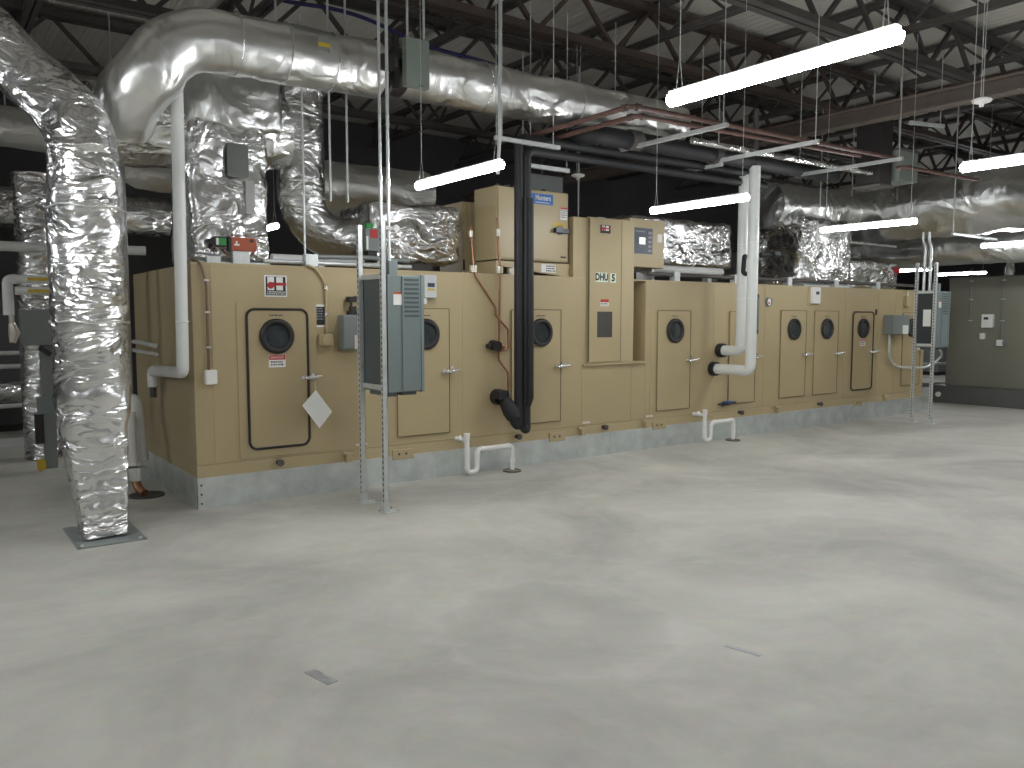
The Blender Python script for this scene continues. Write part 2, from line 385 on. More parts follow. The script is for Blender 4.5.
def door(x0, x1, z0, z1, px, gasket=False, danger=False, hand=None, plate=True):
    d = part('access_door', MB().rbox(x0, x1, Y0-.014, Y0, z0, z1, .03 if gasket else .006), TAN, ahu,
             'tan door edged in black rubber gasket' if gasket else None, bevel=.003)
    mb = MB()
    g = .012 if gasket else .0035
    for a, b in ((0, 1),):
        r = .07 if gasket else .008; pts = []
        for cx, cz, st in ((x1-r, z1-r, 0), (x0+r, z1-r, 1), (x0+r, z0+r, 2), (x1-r, z0+r, 3)):
            for k in range(7): t = (st+k/6)*PI/2; pts.append((cx+r*math.cos(t), Y0-.016, cz+r*math.sin(t)))
        mb.tube(pts+[pts[0]], g, 6, caps=False)
    part('gasket', mb, DARK if gasket else paint('door_shadow_gap', (.10, .078, .045), .6) if 'door_shadow_gap' not in bpy.data.materials else bpy.data.materials['door_shadow_gap'], d)  # plain doors have no gasket, only a brown line painted as shadow gap
    if px:
        w = part('porthole', MB().ring((px, Y0-.014, 1.487), 1, .112, .158, .03), DARK, d, 'round window in a black ring')
        part('glass', MB().cyl((px, Y0-.014, 1.487), (px, Y0-.024, 1.487), .116, 28), GLASS, d)
    if plate: part('nameplate', strokes(MB(), px-.06, px+.06, Y0-.014, 1.665, 1.685, 1, 9), DARK, d)
    hx = hand if hand else x1-.03
    mb = MB(); mb.box(hx-.055, hx-.01, Y0-.03, Y0-.014, 1.08, 1.125); mb.box(hx+.035, hx+.075, Y0-.03, Y0, 1.075, 1.15)
    mb.tube(path([(hx-.035, Y0-.03, 1.10), (hx-.035, Y0-.075, 1.10), (hx+.11, Y0-.085, 1.115)], .02), .016, 8)
    mb.cyl((hx+.055, Y0-.02, 1.11), (hx+.055, Y0-.07, 1.11), .02, 10); mb.bar((hx-.09, Y0-.05, 1.10), (hx-.03, Y0-.05, 1.10), .014)
    part('handle', mb, CHROME, d, 'bright metal latch handle')
    if danger:
        o = part('danger_label', MB().box(px-.077, px+.077, Y0-.017, Y0-.014, 1.207, 1.319), PAPER, d, 'red and white DANGER label')
        hd = part('label_header', MB().box(px-.074, px+.074, Y0-.0182, Y0-.017, 1.275, 1.316), RED, d)
        text('lettering', 'DANGER', .03, PAPER, d, (px, Y0-.0188, 1.2955))
        part('fine_print', strokes(MB(), px-.06, px+.06, Y0-.017, 1.22, 1.268, 2, 4), INK, d)
    return d
part('door_surround', MB().rbox(2.27, 3.01, Y0-.008, Y0, .40, 1.80, .02), TAN, ahu, bevel=.004)
door(2.357, 2.915, .482, 1.728, 2.624, True, True, 2.905)
door(3.84, 4.45, .465, 1.745, 4.165)
door(5.25, 5.95, .47, 1.742, 5.657)
door(7.535, 8.15, .472, 1.742, 7.85)
door(8.938, 9.508, .475, 1.74, 9.22)
door(10.085, 10.71, .488, 1.76, 10.40)
door(10.92, 11.55, .488, 1.757, 11.24)
door(11.96, 12.56, .50, 1.746, 12.25, True, True, 12.54)
door(13.487, 14.09, .50, 1.74, 13.78)
for x in (5.911, 7.599, 3.902, 12.2):
    e = part('ear_plate', MB().box(x-.12, x+.12, Y0-.012, Y0+.006, .235, .335), TAN2, ahu, bevel=.004)
    for k in (-.05, .03): part('bolt', MB().cyl((x+k, Y0-.012, .29), (x+k, Y0-.018, .29), .012, 8), STEEL, e)
for x in (6.278, 7.346, 10.05, 13.0, 3.3): part('lifting_lug', MB().box(x-.03, x+.03, Y0-.05, Y0+.006, .275, .355).cyl((x-.06, Y0-.02, .36), (x+.05, Y0-.02, .34), .02, 8), TAN2, ahu)
for x in (2.62, 5.33, 6.63, 9.2, 11.1): part('drain_stub', MB().tube([(x, Y0+.006, .34), (x, Y0-.04, .34), (x, Y0-.041, .34), (x, Y0-.065, .34)], [.024, .024, .032, .032], 10), STEEL, ahu)
for x, z in ((6.36, .405), (7.42, .405), (3.45, .415)): part('sticker', MB().box(x-.06, x+.06, Y0-.002, Y0, z, z+.022), paint('pinkish_sticker', (.72, .62, .60), .5) if 'pinkish_sticker' not in bpy.data.materials else bpy.data.materials['pinkish_sticker'], ahu)
# black rating plate by the first door
o = part('rating_plate', MB().box(2.98, 3.094, Y0-.003, Y0, 1.566, 1.775), PAPER, ahu, 'black rating plate with white ends')
part('plate_field', MB().box(2.984, 3.09, Y0-.0045, Y0-.003, 1.585, 1.755), INK, o)
part('fine_print', strokes(MB(), 2.992, 3.082, Y0-.0045, 1.63, 1.75, 5, 8), GREYBOX, o)
part('seal_tag', MB().box(12.625, 12.675, Y0-.006, Y0, 1.70, 1.79), DARK, ahu)
# galvanised curb beneath
curb = thing('equipment_curb', 'low galvanised sheet metal curb carrying the tan air handler', 'curb', (1.9, Y0, 0))
mb = MB().box(1.9, 14.25, Y0-.002, Y0+.05, 0, .272); mb.box(1.9, 1.95, Y0+.05, 9.35, 0, .272); mb.box(14.2, 14.25, Y0+.05, 9.35, 0, .272); mb.box(1.95, 14.2, 9.3, 9.35, 0, .272)
part('curb_wall', mb, GALV, curb)
cb = part('corner_bracket', MB().box(1.893, 1.965, Y0-.008, Y0-.002, 0, .27).box(1.892, 1.9, Y0-.008, Y0+.07, 0, .27), STRUT, curb)
for z in (.05, .13, .21): part('rivet', MB().cyl((1.93, Y0-.008, z), (1.93, Y0-.016, z), .009, 8), STEEL, cb)
for x in (4.3, 6.75, 9.15, 11.6): part('sheet_joint', MB().box(x, x+.02, Y0-.006, Y0-.002, .005, .268), GALV, curb)

# ------------------------------------------------------------------ objects on and around the unit front
# white tag paper hanging from the first door handle
mb = MB(); c = Vector((2.945, Y0-.105, .825)); 
a = Vector((.155, -.012, .03)); b = Vector((-.02, .015, .19))
pts = [c + Vector((-.13, .005, .03)), c + Vector((.03, 0, -.19)), c + Vector((.155, -.005, -.045)), c + Vector((.005, .01, .165))]
mb.add(pts + [p + Vector((0, -.004, 0)) for p in pts], [(0,1,2,3), (7,6,5,4), (0,4,5,1), (1,5,6,2), (2,6,7,3), (3,7,4,0)])
pt = thing('paper_tag', 'white paper tag hanging by a corner from the first door handle', 'tag', tuple(c))
part('sheet', mb, PAPER, pt)
part('string', MB().tube([c + Vector((.005, .008, .16)), (2.95, Y0-.085, 1.05), (2.955, Y0-.081, 1.10)], .002, 5), STRUT, pt)
# outlet box with brown conduit down the unit's left corner
o = thing('outlet_box', 'small white outlet box under the brown conduit at the near corner of the tan unit', 'outlet', (2.034, Y0, 1.08))
part('box', MB().rbox(1.985, 2.082, Y0-.05, Y0, 1.081, 1.206, .012), PVC, o, bevel=.004)
part('cover', MB().rbox(1.99, 2.077, Y0-.056, Y0-.05, 1.087, 1.20, .01), PAPER, o)
mb = MB().tube(path([(1.93, Y0+.06, 2.14), (1.98, Y0-.02, 2.115), (2.02, Y0-.025, 1.95), (2.02, Y0-.025, 1.206)], .06), .012, 8)
BROWN = paint('brown_conduit', (.19, .105, .065), .45)
o = thing('conduit', 'brown flexible conduit running down to the white outlet box near the unit corner', 'conduit', (2.02, Y0, 1.2))
part('tube', mb, BROWN, o)
for z in (1.97, 1.70, 1.40): part('clip', MB().box(2.0, 2.04, Y0-.045, Y0, z-.008, z+.008), STRUT, o)
# tan conduit and tan box left of the cabinet
o = thing('junction_box', 'small tan junction box under a thin conduit right of the first door', 'junction box', (3.1, Y0, 1.4))
part('box', MB().rbox(3.02, 3.15, Y0-.055, Y0, 1.39, 1.50, .02), TAN, o, bevel=.006)
part('cover', MB().cyl((3.085, Y0-.055, 1.445), (3.085, Y0-.065, 1.445), .045, 18), TAN2, o)
part('conduit', MB().tube(path([(2.93, Y0-.02, 2.13), (3.0, Y0-.02, 2.11), (3.10, Y0-.02, 1.98), (3.10, Y0-.02, 1.50)], .1), .012, 8), TAN2, o)
for z in (1.93, 1.68): part('coupling', MB().cyl((3.10, Y0-.02, z-.015), (3.10, Y0-.02, z+.015), .018, 10), CHROME, o)
# grey disconnect with black handle
o = thing('disconnect_switch', 'grey safety switch box with black lever left of the grey louvred cabinet', 'switch', (3.33, Y0, 1.34))
part('enclosure', MB().rbox(3.225, 3.43, Y0-.11, Y0, 1.35, 1.68, .01), GREYBOX, o, bevel=.006)
part('cover', MB().box(3.232, 3.423, Y0-.118, Y0-.11, 1.36, 1.668), GREYBOX, o, bevel=.004)
part('label', MB().box(3.335, 3.425, Y0-.121, Y0-.118, 1.36, 1.49), paint('pale_pink_label', (.62, .54, .53), .6), o)
mb = MB().box(3.30, 3.40, Y0-.09, Y0-.03, 1.68, 1.715); mb.box(3.32, 3.38, Y0-.08, Y0-.04, 1.715, 1.76)
part('bushing', mb, DARK, o)
mb = MB().box(3.30, 3.38, Y0-.10, Y0-.02, 1.80, 1.85); mb.bar((3.36, Y0-.06, 1.845), (3.47, Y0-.06, 1.855), .03, .018); mb.cyl((3.34, Y0-.05, 1.76), (3.34, Y0-.05, 1.80), .012, 8)
part('lever', mb, DARK, o)
# pale controller right of the cabinet
o = thing('controller', 'pale grey controller box with small dark display above the second porthole', 'controller', (4.21, Y0, 1.85))
part('housing', MB().rbox(4.13, 4.27, Y0-.07, Y0, 1.853, 2.081, .008), paint('pale_grey_plastic', (.50, .52, .52), .45), o, bevel=.004)
part('display', MB().box(4.165, 4.245, Y0-.073, Y0-.07, 1.96, 2.0), NAVY, o)
part('yellow_strip', MB().box(4.165, 4.245, Y0-.072, Y0-.07, 1.925, 1.945), YELLOW, o)
part('gland', MB().cyl((4.15, Y0-.03, 1.853), (4.15, Y0-.03, 1.79), .025, 10), PVC, o)
# small thermostat, gauge and grey box further along
o = thing('thermostat', 'small pale thermostat on the top edge of the tan unit over the paired narrow doors', 'thermostat', (10.88, Y0, 1.86))
part('housing', MB().rbox(10.80, 11.0, Y0-.05, Y0, 1.865, 2.11, .012), PVC, o, bevel=.004)
part('display', MB().box(10.88, 10.96, Y0-.053, Y0-.05, 2.0, 2.045), NAVY, o)
part('backplate', MB().box(10.74, 11.03, Y0-.012, Y0, 1.84, 2.125), TAN2, o)
o = thing('pressure_gauge', 'small round white dial gauge on the unit right of the white pipes', 'gauge', (9.787, Y0, 1.86))
part('bezel', MB().ring((9.787, Y0, 1.877), 1, .05, .068, .03), GREYBOX, o); part('dial', MB().cyl((9.787, Y0, 1.877), (9.787, Y0-.02, 1.877), .052, 20), PAPER, o)
part('needle', MB().box(9.77, 9.805, Y0-.022, Y0-.02, 1.85, 1.875), RED, o)
o = thing('disconnect_switch', 'grey safety switch box near the far end of the tan unit beside the last porthole', 'switch', (13.2, Y0, 1.37))
part('enclosure', MB().rbox(12.90, 13.42, Y0-.16, Y0, 1.385, 1.70, .012), GREYBOX, o, bevel=.006)
part('label', MB().box(13.2, 13.38, Y0-.163, Y0-.16, 1.385, 1.53), PAPER, o)
mb = MB().tube(path([(13.0, Y0-.05, 1.385), (13.0, Y0-.05, .95), (13.3, Y0-.05, .82), (13.9, Y0-.25, .80), (14.1, Y0-.4, 1.0), (13.6, 6.6, 1.25)], .2, 8), .022, 8)
part('conduit', mb, STRUT, o)
o = thing('sensor_box', 'little tan sensor box near the top far corner of the tan unit', 'sensor', (13.55, Y0, 1.9))
part('box', MB().rbox(13.5, 13.66, Y0-.06, Y0, 1.85, 2.02, .015), TAN2, o); part('stem', MB().cyl((13.58, Y0-.03, 2.02), (13.58, Y0-.03, 2.10), .012, 8), STRUT, o)

# top-edge conduit and junction box
o = thing('conduit_run', 'grey conduit lying along the top edge of the tan unit behind the grey cabinet', 'conduit', (2.95, Y0+.1, 2.15))
part('tube', MB().tube([(2.55, Y0+.06, 2.16), (4.05, Y0+.06, 2.16)], .02, 8), STRUT, o)
part('cable', MB().tube([(3.05, Y0+.10, 2.22), (3.6, Y0+.10, 2.235), (4.05, Y0+.10, 2.22)], .022, 8), GREYBOX, o)
part('box', MB().rbox(2.92, 3.04, Y0-.0, Y0+.08, 2.125, 2.235, .008), GALV, o)
o = thing('conduit_run', 'dark conduit on clamps along the unit top edge behind the two white pipes', 'conduit', (8.5, Y0, 2.17))
part('tube', MB().tube([(7.4, Y0+.04, 2.2), (13.9, Y0+.04, 2.2)], .026, 8), STEEL, o)
for x in (7.9, 9.1, 10.3, 11.5, 12.7): part('clamp', MB().box(x-.05, x+.05, Y0, Y0+.09, 2.122, 2.24), STRUT, o)
o = thing('header_pipe', 'white horizontal pipe on the unit roof right of the control panel', 'pipe', (7.4, Y0+.5, 2.2))
part('pipe', MB().tube([(7.35, Y0+.45, 2.30), (9.3, Y0+.45, 2.30)], .055, 12), WHITE, o)
for x in (7.7, 9.0): part('saddle', MB().box(x-.04, x+.04, Y0+.4, Y0+.5, 2.11, 2.25), STRUT, o)
o = thing('header_pipe', 'white horizontal pipe on the unit roof between the foil ducts near the left end', 'pipe', (2.9, 7.9, 2.2))
part('pipe', MB().tube([(2.75, 7.55, 2.21), (3.9, 7.55, 2.21)], .045, 12), WHITE, o)
part('saddle', MB().box(3.2, 3.26, 7.5, 7.6, 2.11, 2.2), STRUT, o)

# VFD cabinet with isolator on the roof (left of tower)
o = thing('drive_cabinet', 'tan drive cabinet with blue name sign standing on the unit roof left of the tower', 'cabinet', (5.55, 7.2, 2.11))
part('body', MB().box(5.10, 6.115, 7.2, 7.62, 2.285, 3.07), TAN, o, bevel=.006)
part('front_door', MB().box(5.12, 6.10, 7.185, 7.2, 2.30, 3.055), TAN, o, bevel=.004)
s = part('name_sign', MB().box(5.50, 5.875, 7.180, 7.185, 2.915, 3.03), BLUE, o, 'blue sign with white lettering')
text('lettering', 'Munters', .078, PAPER, s, (5.73, 7.1785, 2.985), sx=.84, bold=.0015); part('underline', MB().box(5.62, 5.82, 7.178, 7.18, 2.932, 2.937), PAPER, s)
part('warning_label', MB().box(5.985, 6.085, 7.182, 7.185, 2.765, 2.905), PAPER, o); part('label_header', MB().box(5.985, 6.085, 7.1805, 7.182, 2.885, 2.905), RED, o)
part('fine_print', strokes(MB(), 5.995, 6.078, 7.182, 2.785, 2.88, 4, 2), GREYBOX, o)
mb = MB().cyl((5.97, 7.185, 2.645), (5.97, 7.16, 2.645), .05, 18); mb.bar((5.88, 7.15, 2.64), (6.07, 7.15, 2.635), .055, .05)
part('rotary_switch', mb, NAVY, o, 'dark blue rotary isolator handle')
part('switch_plate', MB().box(5.89, 6.06, 7.183, 7.185, 2.665, 2.73), YELLOW, o)
part('badge', MB().box(5.99, 6.075, 7.183, 7.185, 2.335, 2.352), DARK, o)
mb = MB().add([(5.1, 7.2, 2.22), (6.19, 7.2, 2.11), (6.19, 7.2, 2.27), (5.1, 7.2, 2.27), (5.1, 7.6, 2.22), (6.19, 7.6, 2.11), (6.19, 7.6, 2.27), (5.1, 7.6, 2.27)],
              [(0,1,2,3), (7,6,5,4), (0,4,5,1), (1,5,6,2), (2,6,7,3), (3,7,4,0)])
part('stand', mb, TAN2, o); part('foot', MB().box(5.1, 5.16, 7.2, 7.6, 2.11, 2.22), TAN2, o)
s = part('wiring_label', MB().box(5.72, 5.93, 7.196, 7.2, 2.165, 2.255), PAPER, o); part('fine_print', strokes(MB(), 5.79, 5.925, 7.196, 2.17, 2.25, 3, 6), INK, s)
for x in (5.25, 5.38, 5.48, 5.9): part('cable_gland', MB().cyl((x, 7.38, 3.07), (x, 7.38, 3.12), .03, 10), STEEL, o)
# second cabinet to its left (ribbed edges)
o = thing('roof_cabinet', 'narrow tan cabinet with grooved edge between foil duct box and drive cabinet', 'cabinet', (5.3, 7.9, 2.11))
part('body', MB().box(5.12, 5.5, 7.9, 8.4, 2.115, 2.98), TAN, o, bevel=.006)
for x in (5.15, 5.215, 5.28, 5.34): part('rib', MB().box(x, x+.018, 7.888, 7.9, 2.13, 2.97), TAN2, o)
part('latch', MB().box(5.128, 5.145, 7.885, 7.9, 2.20, 2.32), DARK, o)
o = thing('duct_end_panel', 'grey sheet metal panel high behind the black pipes over the drive cabinet', 'panel', (6.3, 7.9, 3.13))
part('sheet', MB().box(6.05, 6.62, 7.9, 7.95, 3.13, 3.40), GREYBOX, o); part('hanger', MB().bar((6.3, 7.92, 3.40), (6.3, 7.92, 4.98), .02), STEEL, o)
# control panel with screen right of the tower
o = thing('control_panel', 'tan control panel with dark blue keypad and lit screen right of the tower', 'control panel', (7.45, 7.2, 2.11))
part('body', MB().box(7.10, 7.715, 7.2, 7.62, 2.28, 2.87), TAN, o, bevel=.006)
part('leg', MB().box(7.2, 7.25, 7.3, 7.5, 2.11, 2.285), STRUT, o); part('leg', MB().box(7.6, 7.65, 7.3, 7.5, 2.11, 2.285), STRUT, o)
s = part('keypad', MB().box(7.174, 7.495, 7.193, 7.2, 2.445, 2.76), NAVY, o)
part('screen', MB().box(7.26, 7.365, 7.190, 7.193, 2.56, 2.645), SCREEN, s, 'small pale lit screen')
for i in range(5): part('key', MB().box(7.42, 7.475, 7.190, 7.193, 2.47+i*.055, 2.50+i*.055), GREYBOX, s)
part('fine_print', strokes(MB(), 7.20, 7.36, 7.193, 2.70, 2.735, 1, 7), GREYBOX, s)
part('label', MB().box(7.59, 7.67, 7.196, 7.2, 2.60, 2.70), PAPER, o)
part('beacon', MB().rbox(6.63, 6.75, 7.25, 7.35, 2.81, 2.85, .015), PVC, ahu, 'small white beacon on the tower top')

# ------------------------------------------------------------------ pipes
# white insulated pipe pair
def white_pipe(X, Yp, zb, lab, grp):
    o = thing('insulated_pipe', lab, 'pipe', (X, Yp, zb), grp)
    part('jacket', MB().tube(path([(X, Yp, 3.55), (X, Yp, zb), (X, Y0-.06, zb)], .10, 8), .068, 18), WHITE, o)
    part('wall_collar', MB().cyl((X, Y0-.075, zb), (X, Y0, zb), .094, 20), BLACK, o, 'black rubber collar')
    part('bare_pipe', MB().cyl((X, Yp, 3.55), (X, Yp, 4.25), .035, 12), STEEL, o)
    for z in (1.9, 2.6, 3.2): part('jacket_seam', MB().tube([(X+.0695*math.cos(t*PI/8), Yp+.0695*math.sin(t*PI/8), z) for t in range(17)], .004, 4, caps=False), PVC, o)
    s = part('flow_tag', MB().box(X+.030, X+.066, Yp-.062, Yp-.030, 1.45, 1.95), paint('dark_tag', (.03, .05, .045), .5), o, 'dark tag strip with pale marks')
    part('flow_mark', MB().box(X+.040, X+.056, Yp-.064, Yp-.062, 1.5, 1.9), GREYBOX, s)
    return o
white_pipe(8.75, 6.79, 1.215, 'white insulated pipe with the higher elbow, left one of the tall pair', None)
o = white_pipe(8.61, 6.52, .972, 'white insulated pipe with the lower elbow, right one of the tall pair', None)
o = thing('pipe_valve', 'black lever valve sticking out of the right white pipe above the unit top', 'valve', (8.72, 6.5, 2.4))
part('body', MB().cyl((8.71, 6.48, 2.45), (8.90, 6.42, 2.455), .035, 12), BLACK, o); part('cap', MB().cyl((8.88, 6.425, 2.455), (8.97, 6.40, 2.455), .055, 14), BLACK, o)
o = thing('pipe_valve', 'black bent sensor elbow on the left white pipe above the unit top', 'valve', (8.7, 6.70, 2.3))
part('stem', MB().tube(path([(8.73, 6.72, 2.44), (8.62, 6.66, 2.44), (8.60, 6.66, 2.22), (8.70, 6.62, 2.21)], .04), .03, 10), BLACK, o)
# black insulated pair
def black_pipe(X, Y, pts, lab):
    o = thing('insulated_pipe', lab, 'pipe', (X, Y, pts[0][2]))
    part('insulation', MB().tube(path(pts, .09, 8), .049, 16), BLACK, o); return o
o = black_pipe(5.16, 6.88, [(5.05, Y0, .80), (5.05, 6.95, .80), (5.09, 6.9, .60), (5.165, 6.88, .47), (5.165, 6.88, 3.52), (9.2, 6.75, 3.52)], 'black insulated pipe reaching lowest, left of the pair before the third door')
part('wall_collar', MB().cyl((5.05, Y0-.09, .80), (5.05, Y0, .80), .085, 18), BLACK, o)
part('bulge', MB().tube([(5.05, 6.96, .76), (5.08, 6.9, .66), (5.1, 6.88, .58)], [.075, .092, .07], 14), BLACK, o)
o = black_pipe(5.30, 6.86, [(5.19, 6.84, .50), (5.252, 6.86, .44), (5.252, 6.86, .70), (5.252, 6.86, 3.40), (9.2, 6.80, 3.40)], 'black insulated pipe with rounded foot, right of the pair before the third door')
part('joint', MB().tube([(5.258, 6.80, 2.9), (5.258, 6.80, .80), (5.252, 6.82, .72)], [.035, .04, .03], 14), BLACK, o)
# copper lines on the unit face
o = thing('copper_line', 'copper line slanting down to the upper valve left of the black pipes', 'pipe', (5.05, Y0, .8))
part('tube', MB().tube(path([(4.755, 7.18, 2.62), (4.755, 7.12, 2.2), (4.77, Y0-.025, 2.09), (5.03, Y0-.025, 1.76), (5.03, Y0-.025, 1.68), (5.19, Y0-.03, 1.53), (5.19, Y0-.03, 1.31), (5.07, Y0-.03, 1.30)], .02), .012, 8), COPPER, o)
part('fitting', MB().cyl((4.755, 7.13, 2.13), (4.755, 7.13, 2.2), .04, 14), BRASS, o); part('union', MB().cyl((4.755, 7.17, 2.50), (4.755, 7.17, 2.56), .024, 10), BRASS, o)
o = thing('copper_line', 'straight copper tube dropping to the lower valve left of the black pipes', 'pipe', (5.08, Y0, .8))
part('tube', MB().tube(path([(5.085, 7.16, 2.72), (5.085, 7.11, 2.2), (5.085, Y0-.025, 2.1), (5.07, Y0-.025, 1.20), (5.19, Y0-.03, 1.06), (5.19, Y0-.03, .85), (5.1, Y0-.06, .84)], .02), .012, 8), COPPER, o)
part('fitting', MB().cyl((5.085, 7.12, 2.13), (5.085, 7.12, 2.2), .04, 14), BRASS, o); part('union', MB().cyl((5.085, 7.14, 2.52), (5.085, 7.14, 2.60), .024, 10), BRASS, o)
o = thing('expansion_valve', 'black round expansion valve on the unit face between the copper lines', 'valve', (5.04, Y0, 1.3))
part('body', MB().cyl((5.0, Y0, 1.36), (5.0, Y0-.11, 1.35), .055, 16), BLACK, o); part('cap', MB().cyl((5.04, Y0-.06, 1.35), (5.11, Y0-.06, 1.335), .028, 12), COPPER, o); part('stem', MB().cyl((4.90, Y0-.05, 1.35), (4.96, Y0-.05, 1.355), .028, 10), DARK, o)
o = thing('expansion_valve', 'black square valve with pale nut at the foot of the black pipes', 'valve', (5.03, Y0-.09, .83))
part('body', MB().rbox(4.95, 5.08, Y0-.2, Y0-.09, .79, .88, .015), BLACK, o); part('nut', MB().cyl((5.085, Y0-.14, .84), (5.12, Y0-.14, .84), .035, 6), BRASS, o)
part('roof_flange', MB().cyl((5.3, 7.2, 2.12), (5.3, 7.2, 2.19), .045, 14), BRASS, ahu)

o = thing('drain_valve', 'small dark blue valve low on the unit face beside the trap under the white pipes', 'valve', (8.89, Y0, .49))
part('body', MB().tube([(8.72, Y0-.03, .485), (8.80, Y0-.03, .487), (8.81, Y0-.03, .487), (8.97, Y0-.03, .492), (8.98, Y0-.03, .492), (9.08, Y0-.03, .495)], [.012, .012, .03, .03, .012, .012], 10), NAVY, o); part('lever', MB().bar((8.83, Y0-.06, .51), (8.95, Y0-.06, .515), .014), BLUE, o)
# white condensate traps
def trap(X, lab):
    o = thing('condensate_trap', lab, 'trap', (X, 6.95, 0), 'condensate traps')
    y = 6.95
    part('pipe', MB().tube(path([(X, y, .44), (X, y, .05), (X+.125, y, .05), (X+.125, y, .28), (X+.58, y, .28), (X+.58, y, .02)], .055, 6), .026, 12), PVC, o)
    part('inlet', MB().cyl((X-.01, Y0+.006, .385), (X, y, .385), .026, 12), PVC, o); part('vent_plug', MB().cyl((X-.04, y+.06, .385), (X-.04, y+.08, .43), .018, 8), PVC, o)
    for p, q in (((X, y, .40), (X, y, .46)), ((X+.125, y, .22), (X+.125, y, .25)), ((X+.58, y, .10), (X+.58, y, .14)), ((X+.5, y, .28), (X+.54, y, .28)), ((X+.17, y, .28), (X+.2, y, .28)), ((X, y, .08), (X, y, .11))): part('fitting', MB().cyl(p, q, .032, 12), PVC, o)
    return o
trap(4.55, 'white plastic condensate trap on the floor by the black pipes')
trap(8.26, 'white plastic condensate trap on the floor under the white pipes')
for X, lab in ((5.13, 'round floor drain under the trap by the black pipes'), (8.84, 'round floor drain under the trap below the white pipes')):
    o = thing('floor_drain', lab, 'drain', (X, 6.95, 0))
    part('rim', MB().tube([(X+.09*math.cos(k*PI/12), 6.95+.09*math.sin(k*PI/12), .004) for k in range(25)], .012, 6, caps=False), STEEL, o)
    part('grate', MB().cyl((X, 6.95, .0005), (X, 6.95, .008), .085, 20), paint('rusty_drain', (.19, .165, .14), .7, var=.3) if 'rusty_drain' not in bpy.data.materials else bpy.data.materials['rusty_drain'], o)
# white pipe at the near end of the unit
o = thing('insulated_pipe', 'slim white insulated pipe hanging down past the near left corner of the tan unit', 'pipe', (1.8, 7.05, 1.0))
part('jacket', MB().tube(path([(1.815, 7.03, 3.95), (1.79, 7.05, 1.195), (1.80, 8.17, 1.155), (1.80, 8.17, 1.0)], .07, 8), .05, 16), WHITE, o)
part('stub', MB().cyl((1.80, 8.17, 1.0), (1.80, 8.17, .90), .03, 10), STEEL, o)
for z in (1.62, 2.5, 3.3): part('jacket_seam', MB().tube([(1.80+.052*math.cos(t*PI/6)+(z-1.2)*.009-.006, 7.045+.052*math.sin(t*PI/6), z) for t in range(13)], .006, 4, caps=False), PVC, o)
o = thing('insulated_pipe', 'pale thick vertical pipe between the foil column and the unit end', 'pipe', (1.665, 8.3, .9))
part('jacket', MB().tube([(1.60, 8.3, .95), (1.60, 8.3, 3.1)], .05, 14), paint('dull_pipe_jacket', (.48, .48, .46), .5), o); part('top_cap', MB().cyl((1.60, 8.3, 3.1), (1.60, 8.3, 3.16), .04, 12), STEEL, o)
o = thing('insulated_pipe', 'thinner pale vertical pipe tight against the back of the foil column', 'pipe', (1.6, 8.6, .9))
part('jacket', MB().tube([(1.59, 8.7, .0), (1.59, 8.7, 3.6)], .045, 14), WHITE, o); part('top_cap', MB().cyl((1.59, 8.7, 3.6), (1.59, 8.7, 3.66), .03, 12), STEEL, o)
o = thing('water_trap', 'stubby white insulated riser with copper end low beside the foil column', 'pipe', (1.66, 8.2, 0))
part('jacket', MB().tube(path([(1.45, 8.35, .90), (1.66, 8.25, .88), (1.68, 8.2, .30)], .08), .065, 16), WHITE, o)
part('side_jacket', MB().tube([(1.57, 8.1, .78), (1.58, 8.1, .28)], .05, 12), PVC, o)
part('collar', MB().cyl((1.62, 8.1, .14), (1.62, 8.1, .26), .085, 16), CHROME, o)
part('copper_end', MB().tube(path([(1.60, 8.08, .14), (1.605, 8.0, .07), (1.64, 7.93, .04)], .05), .04, 12), COPPER, o, 'bright copper elbow')
part('floor_ring', MB().cyl((1.67, 8.0, .0), (1.67, 8.0, .012), .16, 20), STEEL, o)
o = thing('wall_hose', 'pale horizontal hose loop on the near end of the tan unit', 'hose', (1.85, 8.6, 1.3))
part('tube', MB().tube([(1.87, 8.3, 1.38), (1.87, 8.9, 1.40), (1.87, 9.3, 1.40)], .022, 10), WHITE, o); part('branch', MB().tube([(1.87, 8.3, 1.30), (1.87, 9.3, 1.31)], .02, 10), WHITE, o)

